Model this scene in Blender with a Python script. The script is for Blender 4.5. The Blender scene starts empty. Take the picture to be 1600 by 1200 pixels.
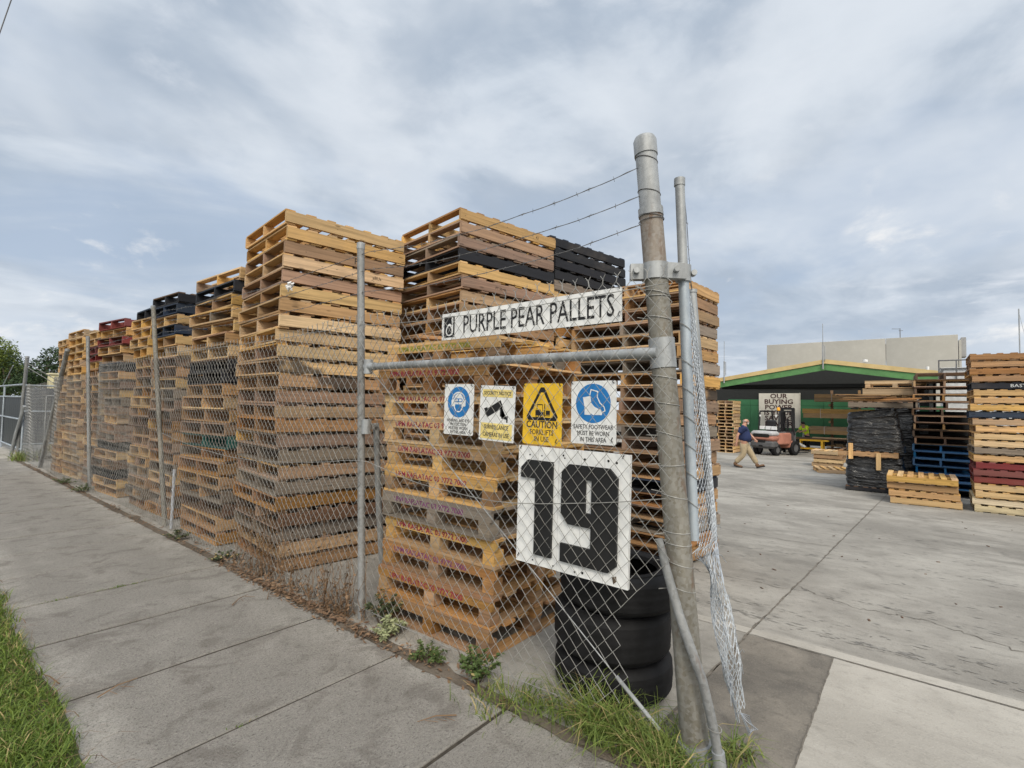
import bpy, math, random
import numpy as np
from mathutils import Vector, Matrix, noise as mnoise

random.seed(7); np.random.seed(7)
R = math.radians
S = bpy.context.scene
COL = S.collection

# ------------------------------------------------------------------ camera
cd = bpy.data.cameras.new('camera'); cam = bpy.data.objects.new('camera', cd); COL.objects.link(cam)
cd.sensor_width = 36.0; cd.lens = 790/1600*36.0; cd.clip_start = 0.05; cd.clip_end = 3000
PITCH, ROLL, AZ = R(2.55), R(1.1), R(51.1)
_f = Vector((math.sin(AZ)*math.cos(PITCH), math.cos(AZ)*math.cos(PITCH), math.sin(PITCH)))
_r = Vector((math.cos(AZ), -math.sin(AZ), 0)); _u = _r.cross(_f)
_r2 = math.cos(ROLL)*_r + math.sin(ROLL)*_u; _u2 = -math.sin(ROLL)*_r + math.cos(ROLL)*_u
m = Matrix((_r2, _u2, -_f)).transposed().to_4x4(); m.translation = (0, 0, 1.75)
cam.matrix_world = m
S.camera = cam
S.view_settings.view_transform = 'Standard'; S.view_settings.look = 'None'
S.view_settings.exposure = 0.14; S.view_settings.gamma = 1.0
S.render.resolution_x = 1024; S.render.resolution_y = 768

# ------------------------------------------------------------------ node helper
class NT:
    def __init__(s, tree): s.t = tree; s.n = tree.nodes; s.l = tree.links
    def new(s, typ, **kw):
        n = s.n.new(typ)
        for k, v in kw.items():
            if hasattr(n, k) and k not in ('inputs',): setattr(n, k, v)
        return n
    def link(s, a, b): s.l.new(a, b)
    def set(s, inp, v):
        if isinstance(v, bpy.types.NodeSocket): s.l.new(v, inp)
        elif isinstance(v, (int, float)): inp.default_value = v
        else:
            v = tuple(v)
            if inp.type == 'RGBA' and len(v) == 3: v = v+(1,)
            inp.default_value = v
    def math(s, op, a, b=0.0, c=0.0, clamp=False):
        n = s.n.new('ShaderNodeMath'); n.operation = op; n.use_clamp = clamp
        s.set(n.inputs[0], a); s.set(n.inputs[1], b); s.set(n.inputs[2], c); return n.outputs[0]
    def mix(s, f, a, b, mode='MIX'):
        n = s.n.new('ShaderNodeMix'); n.data_type = 'RGBA'; n.blend_type = mode
        s.set(n.inputs[0], f); s.set(n.inputs[6], a); s.set(n.inputs[7], b); return n.outputs[2]
    def noise(s, vec, scale, detail=4, rough=0.55, dist=0.0):
        n = s.n.new('ShaderNodeTexNoise'); s.set(n.inputs['Vector'], vec)
        n.inputs['Scale'].default_value = scale; n.inputs['Detail'].default_value = detail
        n.inputs['Roughness'].default_value = rough; n.inputs['Distortion'].default_value = dist
        return n.outputs['Fac']
    def mapping(s, vec, scale=(1, 1, 1), loc=(0, 0, 0), rot=(0, 0, 0)):
        n = s.n.new('ShaderNodeMapping'); s.set(n.inputs['Vector'], vec)
        s.set(n.inputs['Location'], loc); s.set(n.inputs['Rotation'], rot); s.set(n.inputs['Scale'], scale)
        return n.outputs[0]
    def rng(s, v, a, b, c=0.0, d=1.0, smooth=True):
        n = s.n.new('ShaderNodeMapRange'); n.clamp = True
        if smooth: n.interpolation_type = 'SMOOTHSTEP'
        s.set(n.inputs[0], v)
        for i, x in enumerate((a, b, c, d)): s.set(n.inputs[i+1], x)
        return n.outputs[0]
    def bump(s, h, strength=0.3, dist=0.01):
        n = s.n.new('ShaderNodeBump'); n.inputs['Strength'].default_value = strength
        n.inputs['Distance'].default_value = dist; s.set(n.inputs['Height'], h); return n.outputs[0]

def newmat(name):
    mt = bpy.data.materials.new(name); mt.use_nodes = True
    t = NT(mt.node_tree); b = mt.node_tree.nodes['Principled BSDF']
    return mt, t, b

# ------------------------------------------------------------------ world and sun
SUN_EL, SUN_AZ = R(43), R(228)      # azimuth clockwise from +Y: behind the camera
w = bpy.data.worlds.new('World'); S.world = w; w.use_nodes = True
t = NT(w.node_tree)
bg = w.node_tree.nodes['Background']; bg.inputs['Strength'].default_value = 0.1
sky = t.new('ShaderNodeTexSky'); sky.sky_type = 'NISHITA'; sky.sun_disc = False
sky.sun_elevation = SUN_EL; sky.sun_rotation = SUN_AZ; sky.air_density = 1.0; sky.dust_density = 1.5
tc = t.new('ShaderNodeTexCoord'); sep = t.new('ShaderNodeSeparateXYZ'); t.link(tc.outputs['Generated'], sep.inputs[0])
zc = t.math('MAXIMUM', sep.outputs[2], 0.0)
den = t.math('ADD', zc, 0.11)
cmb = t.new('ShaderNodeCombineXYZ')
t.set(cmb.inputs[0], t.math('DIVIDE', sep.outputs[0], den)); t.set(cmb.inputs[1], t.math('DIVIDE', sep.outputs[1], den))
P = cmb.outputs[0]
# slow warp so the cloud edges wander
n1 = t.noise(t.mapping(P, (0.55, 0.75, 1), (3.1, 1.7, 0.0), (0, 0, 0.6)), 1.0, 6, 0.56, 0.5)
n2 = t.noise(t.mapping(P, (1.5, 2.3, 1), (7.3, 2.2, 0), (0, 0, 0.9)), 1.0, 8, 0.56, 0.4)
n3 = t.noise(t.mapping(P, (3.2, 2.6, 1), (1.3, 9.2, 0), (0, 0, 0.2)), 1.0, 8, 0.58, 0.25)
n4 = t.noise(t.mapping(tc.outputs['Generated'], (5.5, 5.5, 11.0), (2.2, 0.4, 0.3)), 1.0, 7, 0.58, 0.35)
n5 = t.noise(t.mapping(tc.outputs['Generated'], (2.0, 2.0, 3.4), (5.2, 1.4, 0.8)), 1.0, 5, 0.5, 0.3)
blue = t.mix(0.9, sky.outputs[0], (4.3, 5.15, 6.4))
n6 = t.noise(t.mapping(tc.outputs['Generated'], (3.0, 3.0, 5.5), (8.2, 3.4, 1.1)), 1.0, 7, 0.56, 0.4)
grey = t.mix(t.rng(t.math('ADD', t.math('MULTIPLY', n2, 0.4), t.math('MULTIPLY', n6, 0.6)), 0.41, 0.60), (3.95, 4.65, 5.6), (6.0, 6.6, 7.35))
col = t.mix(t.rng(n1, 0.32, 0.52), blue, grey)
col = t.mix(t.math('MULTIPLY', t.rng(n3, 0.50, 0.74), t.rng(n1, 0.42, 0.62)), col, (6.9, 7.3, 7.9))
low = t.rng(sep.outputs[2], 0.46, 0.16)
puff = t.math('MULTIPLY', t.rng(t.math('ADD', t.math('MULTIPLY', n4, 0.7), t.math('MULTIPLY', n5, 0.3)), 0.515, 0.635), low)
col = t.mix(t.math('MULTIPLY', t.rng(n5, 0.44, 0.62), 0.62), col, (7.0, 7.45, 8.0))
col = t.mix(t.math('MULTIPLY', t.rng(n5, 0.46, 0.32), 0.5), col, (3.5, 4.35, 5.5))
col = t.mix(t.math('MULTIPLY', puff, 0.9), col, (9.3, 9.1, 8.8))
hz = t.rng(sep.outputs[2], 0.16, 0.0)
col = t.mix(t.math('MULTIPLY', hz, 0.55), col, (6.6, 7.2, 7.9))
# an overcast sky is brighter overhead
zen = t.rng(sep.outputs[2], 0.66, 1.0, 1.0, 2.0)
col = t.mix(1.0, col, zen, 'MULTIPLY')
# added warm sky glow around the sun direction, lights the camera-facing sides
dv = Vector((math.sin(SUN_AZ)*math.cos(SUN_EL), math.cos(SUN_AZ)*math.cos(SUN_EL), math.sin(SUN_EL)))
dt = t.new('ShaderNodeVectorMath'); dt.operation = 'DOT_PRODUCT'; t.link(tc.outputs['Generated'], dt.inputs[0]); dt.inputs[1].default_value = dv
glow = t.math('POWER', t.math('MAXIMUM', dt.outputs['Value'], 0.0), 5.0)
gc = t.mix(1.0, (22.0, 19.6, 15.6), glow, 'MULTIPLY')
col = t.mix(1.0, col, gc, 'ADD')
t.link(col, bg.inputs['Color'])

sd = bpy.data.lights.new('sun', 'SUN'); sd.energy = 1.5; sd.angle = R(13); sd.color = (1.0, 0.92, 0.79)
so = bpy.data.objects.new('sun', sd); COL.objects.link(so)
dv = Vector((math.sin(SUN_AZ)*math.cos(SUN_EL), math.cos(SUN_AZ)*math.cos(SUN_EL), math.sin(SUN_EL)))
so.rotation_euler = (-dv).to_track_quat('-Z', 'Y').to_euler()

# ------------------------------------------------------------------ materials
def wood(name, base, dark=0.5, grain=1.0, var=0.22, stain=None, stain_amt=0.0, rough=0.8):
    mt, t, b = newmat(name)
    uv = t.new('ShaderNodeUVMap'); geo = t.new('ShaderNodeNewGeometry'); oi = t.new('ShaderNodeObjectInfo')
    isl = t.math('FRACT', t.math('ADD', geo.outputs['Random Per Island'], t.math('MULTIPLY', oi.outputs['Random'], 5.37)))
    off = t.new('ShaderNodeCombineXYZ'); t.set(off.inputs[0], t.math('MULTIPLY', isl, 31.0)); t.set(off.inputs[1], t.math('MULTIPLY', isl, 17.0))
    t.set(off.inputs[2], t.math('MULTIPLY', oi.outputs['Random'], 50.0))
    va = t.new('ShaderNodeVectorMath'); va.operation = 'ADD'; t.link(uv.outputs[0], va.inputs[0]); t.link(off.outputs[0], va.inputs[1])
    V = va.outputs[0]
    g = t.noise(t.mapping(V, (1.3, 34, 1)), 1.0, 4, 0.6, 0.6)
    g2 = t.noise(t.mapping(V, (4, 90, 1)), 1.0, 2, 0.5)
    pat = t.noise(t.mapping(V, (2.2, 5.0, 1)), 1.0, 4, 0.6)
    vo = t.new('ShaderNodeTexVoronoi'); t.set(vo.inputs['Vector'], t.mapping(V, (3.4, 13.0, 1))); vo.inputs['Scale'].default_value = 1.0
    knot = t.rng(vo.outputs['Distance'], 0.16, 0.07)
    d = tuple(c*dark for c in base)
    c = t.mix(t.math('MULTIPLY', t.rng(g, 0.35, 0.7), 0.75*grain), base, d)
    c = t.mix(t.math('MULTIPLY', t.rng(g2, 0.45, 0.75), 0.22*grain), c, d)
    c = t.mix(t.math('MULTIPLY', t.rng(pat, 0.42, 0.72), 0.36), c, stain or tuple(x*0.62 for x in base))
    c = t.mix(t.math('MULTIPLY', knot, 0.75), c, tuple(x*0.28 for x in base))
    nl = t.new('ShaderNodeTexVoronoi'); t.set(nl.inputs['Vector'], t.mapping(V, (5.5, 17.0, 1), (2, 2, 0))); nl.inputs['Scale'].default_value = 1.0
    c = t.mix(t.math('MULTIPLY', t.rng(nl.outputs['Distance'], 0.075, 0.05), 0.7), c, (0.03, 0.025, 0.02))
    grime = t.noise(t.mapping(V, (0.8, 1.4, 1), (9, 1, 0)), 1.0, 5, 0.65)
    c = t.mix(t.math('MULTIPLY', t.rng(grime, 0.5, 0.75), 0.4), c, (0.16, 0.135, 0.115))
    sm = t.noise(t.mapping(V, (1.9, 2.5, 1), (3, 5, 0)), 1.0, 3, 0.5)
    smear = t.math('MULTIPLY', t.rng(t.math('FRACT', t.math('MULTIPLY', isl, 13.7)), 0.955, 0.96), t.rng(sm, 0.5, 0.62))
    c = t.mix(t.math('MULTIPLY', smear, 0.85), c, (0.02, 0.02, 0.022))
    hs = t.new('ShaderNodeHueSaturation')
    t.set(hs.inputs['Hue'], t.math('ADD', 0.496, t.math('MULTIPLY', isl, 0.014)))
    t.set(hs.inputs['Saturation'], t.math('ADD', 0.85, t.math('MULTIPLY', t.math('FRACT', t.math('MULTIPLY', isl, 7.3)), 0.30)))
    vv = t.math('MULTIPLY', t.math('ADD', 1.0-var, t.math('MULTIPLY', t.math('FRACT', t.math('MULTIPLY', isl, 3.7)), 2*var)),
                t.math('ADD', 0.90, t.math('MULTIPLY', oi.outputs['Random'], 0.24)))
    t.set(hs.inputs['Value'], vv); t.set(hs.inputs['Color'], c)
    t.link(hs.outputs[0], b.inputs['Base Color']); b.inputs['Roughness'].default_value = rough
    b.inputs['Specular IOR Level'].default_value = 0.25
    t.link(t.bump(t.math('ADD', g, t.math('MULTIPLY', g2, 0.4)), 0.35, 0.004), b.inputs['Normal'])
    return mt

WOOD = {
 'p': wood('pine_pale', (0.60, 0.405, 0.225)),
 'y': wood('pine_yellow', (0.59, 0.365, 0.165)),
 't': wood('timber_tan', (0.42, 0.255, 0.138), stain=(0.24, 0.17, 0.11)),
 'o': wood('timber_orange_brown', (0.38, 0.205, 0.095), stain=(0.22, 0.12, 0.06)),
 'g': wood('timber_weathered_grey', (0.25, 0.205, 0.165), stain=(0.15, 0.125, 0.105)),
 'm': wood('timber_mauve_brown', (0.34, 0.22, 0.155), stain=(0.2, 0.14, 0.11)),
 'd': wood('timber_dark_brown', (0.15, 0.092, 0.062)),
 'k': wood('timber_black_paint', (0.022, 0.024, 0.03), 0.7, 0.6),
 'n': wood('timber_navy_paint', (0.03, 0.045, 0.075), 0.7, 0.6),
 'r': wood('timber_maroon_paint', (0.20, 0.045, 0.045), 0.7, 0.6, 0.15),
 'b': wood('timber_blue_paint', (0.045, 0.16, 0.34), 0.6, 0.7, 0.15),
 'e': wood('timber_green_paint', (0.02, 0.11, 0.095), 0.7, 0.6),
 'w': wood('timber_fresh_white', (0.66, 0.54, 0.35)),
}
CNAME = {'p': 'pale pine', 'y': 'yellow pine', 't': 'tan timber', 'o': 'orange-brown timber', 'g': 'weathered grey', 'm': 'mauve-brown timber',
         'd': 'dark brown', 'k': 'black painted', 'n': 'dark navy', 'r': 'maroon painted', 'b': 'blue painted', 'e': 'dark green', 'w': 'fresh whitish'}

def plain(name, colr, rough=0.6, metal=0.0, spec=0.4, var=0.12, scale=6.0, bump=0.0):
    mt, t, b = newmat(name)
    tcn = t.new('ShaderNodeTexCoord')
    n = t.noise(tcn.outputs['Object'], scale, 5, 0.6)
    c = t.mix(t.rng(n, 0.3, 0.7), tuple(x*(1-var) for x in colr), tuple(min(1, x*(1+var)) for x in colr))
    t.link(c, b.inputs['Base Color']); t.set(b.inputs['Roughness'], t.math('ADD', rough-0.06, t.math('MULTIPLY', n, 0.12)))
    b.inputs['Metallic'].default_value = metal; b.inputs['Specular IOR Level'].default_value = spec
    if bump: t.link(t.bump(n, bump, 0.01), b.inputs['Normal'])
    return mt

def galv(name, colr=(0.30, 0.315, 0.325), rust=0.0, metal=0.35, rough=0.55, streak=0.35):
    mt, t, b = newmat(name)
    o = t.new('ShaderNodeTexCoord').outputs['Object']
    vor = t.new('ShaderNodeTexVoronoi'); t.set(vor.inputs['Vector'], o); vor.inputs['Scale'].default_value = 60
    sp = t.new('ShaderNodeSeparateColor'); t.link(vor.outputs['Color'], sp.inputs[0])
    n = t.noise(t.mapping(o, (9, 9, 1.6)), 1.0, 5, 0.6)
    c = t.mix(t.rng(n, 0.3, 0.7), tuple(x*(1-streak) for x in colr), tuple(x*(1+streak*0.6) for x in colr))
    c = t.mix(t.math('MULTIPLY', sp.outputs[0], 0.18), c, (0.5, 0.52, 0.54))
    n2 = t.noise(t.mapping(o, (14, 14, 4.5), (5, 3, 1)), 1.0, 6, 0.65)
    c = t.mix(t.math('MULTIPLY', t.rng(n2, 0.62-0.1*rust, 0.74), min(1.0, 0.25+rust)), c, (0.13, 0.075, 0.045))
    t.link(c, b.inputs['Base Color']); b.inputs['Metallic'].default_value = metal
    t.set(b.inputs['Roughness'], t.math('ADD', rough-0.1, t.math('MULTIPLY', n2, 0.25)))
    t.link(t.bump(n2, 0.15, 0.004), b.inputs['Normal'])
    return mt

def concrete(name, base, stain, light, amt=0.6, wear=1.0, seed=0.0, bump=0.5, drag=None, path=False, streak=0.0):
    mt, t, b = newmat(name)
    pos = t.new('ShaderNodeNewGeometry')
    p = pos.outputs['Position']; isl = pos.outputs['Random Per Island']
    if drag: pp = t.mapping(p, drag, (seed, seed*0.7, 0))
    else: pp = t.mapping(p, (1, 1, 1), (seed, seed*0.7, 0))
    big = t.noise(pp, 0.55, 5, 0.6, 0.4); mid = t.noise(pp, 2.3, 6, 0.62, 0.3)
    small = t.noise(pp, 14, 6, 0.7); fine = t.noise(p, 85, 3, 0.7)
    c = t.mix(t.math('MULTIPLY', t.rng(big, 0.36, 0.66), amt), base, stain)
    c = t.mix(t.math('MULTIPLY', t.rng(mid, 0.45, 0.7), amt*0.8), c, stain)
    c = t.mix(t.math('MULTIPLY', t.rng(mid, 0.48, 0.3), 0.35), c, light)
    c = t.mix(t.math('MULTIPLY', t.rng(small, 0.5, 0.72), 0.42*wear), c, tuple(x*0.55 for x in stain))
    c = t.mix(t.math('MULTIPLY', t.rng(fine, 0.55, 0.72), 0.4*wear), c, tuple(x*0.5 for x in stain))
    c = t.mix(t.math('MULTIPLY', t.rng(fine, 0.44, 0.28), 0.35*wear), c, light)
    if streak:
        ld = t.noise(t.mapping(p, (1.0, .45, 1), (seed, 9, 0)), 1.3, 6, 0.68, 0.7)
        c = t.mix(t.math('MULTIPLY', t.rng(ld, 0.53, 0.68), 0.5), c, tuple(x*0.62 for x in stain))
        st1 = t.noise(t.mapping(p, (7.0, 0.55, 1), (seed, 1, 0), (0, 0, 0.12)), 1.0, 6, 0.65, 0.4)
        c = t.mix(t.math('MULTIPLY', t.rng(st1, 0.52, 0.72), streak), c, tuple(x*0.6 for x in stain))
        st2 = t.noise(t.mapping(p, (30.0, 2.6, 1), (seed, 4, 0), (0, 0, -.1)), 1.0, 4, 0.7, 0.3)
        c = t.mix(t.math('MULTIPLY', t.rng(st2, 0.6, 0.75), streak*.7), c, tuple(x*0.55 for x in stain))
    if path:
        sx_ = t.new('ShaderNodeSeparateXYZ'); t.link(p, sx_.inputs[0])
        xx = t.math('ADD', sx_.outputs[0], t.math('MULTIPLY', t.math('SUBTRACT', big, 0.5), 1.1))
        trod = t.math('MULTIPLY', t.rng(xx, 0.72, 0.95), t.rng(xx, 2.22, 1.85))
        c = t.mix(t.math('MULTIPLY', trod, t.rng(mid, 0.2, 0.6, 0.5, 0.9)), c, (0.225, 0.212, 0.193))
        pit = t.noise(t.mapping(p, (1.0, 1.5, 1)), 62, 4, 0.75, 0.6)
        c = t.mix(t.math('MULTIPLY', t.rng(pit, 0.54, 0.66), 0.8), c, (0.075, 0.068, 0.06))
        c = t.mix(t.math('MULTIPLY', t.rng(pit, 0.44, 0.34), 0.45), c, (0.40, 0.375, 0.335))
        blot = t.noise(t.mapping(p, (1.0, 1.0, 1), (3, 8, 0)), 3.4, 5, 0.65, 0.8)
        c = t.mix(t.math('MULTIPLY', t.rng(blot, 0.5, 0.66), 0.5), c, (0.115, 0.10, 0.088))
        gr = t.noise(p, 190, 2, 0.8)
        c = t.mix(t.math('MULTIPLY', t.rng(gr, 0.56, 0.7), 0.6), c, (0.06, 0.055, 0.05))
        c = t.mix(t.math('MULTIPLY', t.rng(gr, 0.42, 0.3), 0.5), c, (0.36, 0.34, 0.31))
    # scattered dark spots (gum, oil)
    vo = t.new('ShaderNodeTexVoronoi'); t.set(vo.inputs['Vector'], pp); vo.inputs['Scale'].default_value = 2.6
    spot = t.rng(t.math('ADD', vo.outputs['Distance'], t.math('MULTIPLY', small, 0.05)), 0.085, 0.055)
    c = t.mix(t.math('MULTIPLY', spot, 0.35), c, tuple(x*0.45 for x in stain))
    c = t.mix(t.math('MULTIPLY', t.math('SUBTRACT', isl, 0.5), 0.35), c, tuple(x*0.8 for x in stain))
    t.link(c, b.inputs['Base Color']); b.inputs['Roughness'].default_value = 0.9
    b.inputs['Specular IOR Level'].default_value = 0.2
    h = t.math('ADD', t.math('MULTIPLY', small, 0.7), t.math('MULTIPLY', fine, 0.5))
    if path: h = t.math('ADD', h, t.math('MULTIPLY', pit, 0.9))
    t.link(t.bump(h, bump, 0.012), b.inputs['Normal'])
    return mt

def leafmat(name, c1, c2, straw=0.0):
    mt, t, b = newmat(name)
    geo = t.new('ShaderNodeNewGeometry'); p = t.noise(geo.outputs['Position'], 2.3, 3, 0.6)
    f = t.math('ADD', t.math('MULTIPLY', geo.outputs['Random Per Island'], 0.65), t.math('MULTIPLY', p, 0.4))
    cc = t.mix(f, c1, c2)
    if straw: cc = t.mix(t.rng(t.math('FRACT', t.math('MULTIPLY', geo.outputs['Random Per Island'], 9.7)), 1-straw, 1-straw+.01), cc, (0.30, 0.24, 0.11))
    t.link(cc, b.inputs['Base Color']); b.inputs['Roughness'].default_value = 0.6
    b.inputs['Specular IOR Level'].default_value = 0.25
    b.inputs['Subsurface Weight'].default_value = 0.0
    return mt

M = {}
M['steel'] = galv('galvanised_steel')
M['steel_rust'] = galv('galvanised_steel_worn', (0.165, 0.152, 0.122), 0.45, 0.1, 0.65, 0.35)
M['steel_orange'] = galv('galvanised_steel_rusted', (0.235, 0.20, 0.165), 1.0, 0.05, 0.7, 0.4)
M['steel_dark'] = galv('galvanised_steel_dull', (0.20, 0.205, 0.205), 0.3, 0.2, 0.6, 0.35)
M['steel_blue'] = galv('galvanised_steel_bluish', (0.33, 0.38, 0.43), 0.1, 0.3, 0.5)
M['wire'] = galv('fence_wire', (0.29, 0.285, 0.265), 0.2, 0.3, 0.5)
M['wire_blue'] = galv('bright_wire', (0.40, 0.44, 0.49), 0.1, 0.3, 0.5)
M['barb'] = galv('barbed_wire_steel', (0.12, 0.12, 0.125), 0.4, 0.3, 0.6)
M['white'] = plain('white_sign_paint', (0.72, 0.73, 0.73), 0.45, var=0.07, scale=7)
M['black'] = plain('black_paint', (0.012, 0.012, 0.013), 0.5)
M['text'] = plain('dark_lettering', (0.03, 0.03, 0.035), 0.6)
M['blue'] = plain('sign_blue', (0.015, 0.17, 0.46), 0.45, var=0.06)
M['yellow'] = plain('sign_yellow', (0.75, 0.47, 0.03), 0.45, var=0.08)
M['paleyellow'] = plain('faded_yellow', (0.74, 0.60, 0.22), 0.5)
M['tie'] = plain('cable_tie', (0.01, 0.01, 0.012), 0.4)
M['redink'] = plain('stencil_red_ink', (0.25, 0.022, 0.05), 0.8, var=0.35, scale=40)
M['purpink'] = plain('stencil_purple_ink', (0.16, 0.04, 0.13), 0.8, var=0.35, scale=40)
M['greenink'] = plain('stencil_green_ink', (0.22, 0.24, 0.03), 0.8, var=0.3, scale=40)
M['blackink'] = plain('stencil_black_ink', (0.03, 0.025, 0.02), 0.8, var=0.3, scale=40)
M['whiteink'] = plain('stencil_white_ink', (0.55, 0.57, 0.57), 0.8, var=0.2, scale=60)
M['pinkink'] = plain('stencil_pale_ink', (0.50, 0.33, 0.31), 0.8, var=0.3, scale=60)
M['rubber'] = plain('tyre_rubber', (0.010, 0.010, 0.011), 0.72, spec=0.22, var=0.35, scale=9, bump=0.15)
M['pipeplastic'] = plain('white_plastic', (0.40, 0.43, 0.48), 0.5)
M['path'] = concrete('footpath_concrete', (0.345, 0.328, 0.298), (0.22, 0.207, 0.186), (0.46, 0.44, 0.40), 0.7, 1.0, 0, 1.0, None, True)
M['yardc'] = concrete('yard_concrete_worn', (0.345, 0.328, 0.296), (0.20, 0.188, 0.168), (0.44, 0.42, 0.38), 0.8, 1.0, 11, 0.5, (1.0, 0.7, 1), False, 0.22)
M['drivec'] = concrete('driveway_concrete', (0.405, 0.382, 0.342), (0.265, 0.248, 0.22), (0.51, 0.485, 0.44), 0.65, 0.7, 23, 0.5, (1, .7, 1), False, 0.15)
M['darkc'] = concrete('stained_concrete', (0.25, 0.225, 0.19), (0.095, 0.088, 0.08), (0.36, 0.32, 0.27), 0.95, 1.0, 37, 0.6, None, False, 0.3)
M['soil'] = concrete('dry_soil', (0.15, 0.125, 0.10), (0.075, 0.06, 0.045), (0.25, 0.22, 0.18), 0.7, 1.2, 5, 1.0)
M['groove'] = plain('joint_dirt', (0.045, 0.038, 0.03), 0.95, var=0.3, scale=20)
M['crack'] = plain('crack_dirt', (0.14, 0.125, 0.105), 0.95, var=0.3, scale=20)
M['scuff'] = plain('tyre_scuff', (0.21, 0.20, 0.185), 0.9, var=0.25, scale=14)
M['asphalt'] = concrete('road_asphalt', (0.06, 0.06, 0.06), (0.04, 0.04, 0.04), (0.085, 0.085, 0.085), 0.5, 1, 3)
M['verge'] = plain('verge_earth', (0.045, 0.06, 0.016), 0.95, var=0.35, scale=6)
M['grass'] = leafmat('grass_blades', (0.042, 0.088, 0.012), (0.165, 0.22, 0.04), 0.10)
M['grass_long'] = leafmat('long_grass_blades', (0.04, 0.085, 0.014), (0.20, 0.24, 0.06), 0.14)
M['weed'] = leafmat('weed_leaves', (0.035, 0.07, 0.018), (0.11, 0.15, 0.05), .06)
M['weed_dark'] = leafmat('dark_weed_leaves', (0.03, 0.048, 0.022), (0.09, 0.11, 0.055), .12)
M['weed_pale'] = leafmat('pale_weed_leaves', (0.17, 0.20, 0.09), (0.36, 0.38, 0.22))
M['dry'] = leafmat('dry_plants', (0.10, 0.06, 0.035), (0.26, 0.17, 0.10))
M['litter'] = leafmat('dry_leaves', (0.08, 0.042, 0.026), (0.27, 0.18, 0.11))
M['leaf1'] = leafmat('tree_leaves_bright', (0.05, 0.085, 0.016), (0.18, 0.22, 0.04))
M['leaf2'] = leafmat('tree_leaves_dark', (0.012, 0.03, 0.012), (0.045, 0.075, 0.028))
M['bark'] = plain('bark', (0.10, 0.075, 0.055), 0.95, var=0.4, scale=12)
M['hole'] = plain('dark_void', (0.01, 0.01, 0.01), 0.9)

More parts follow.
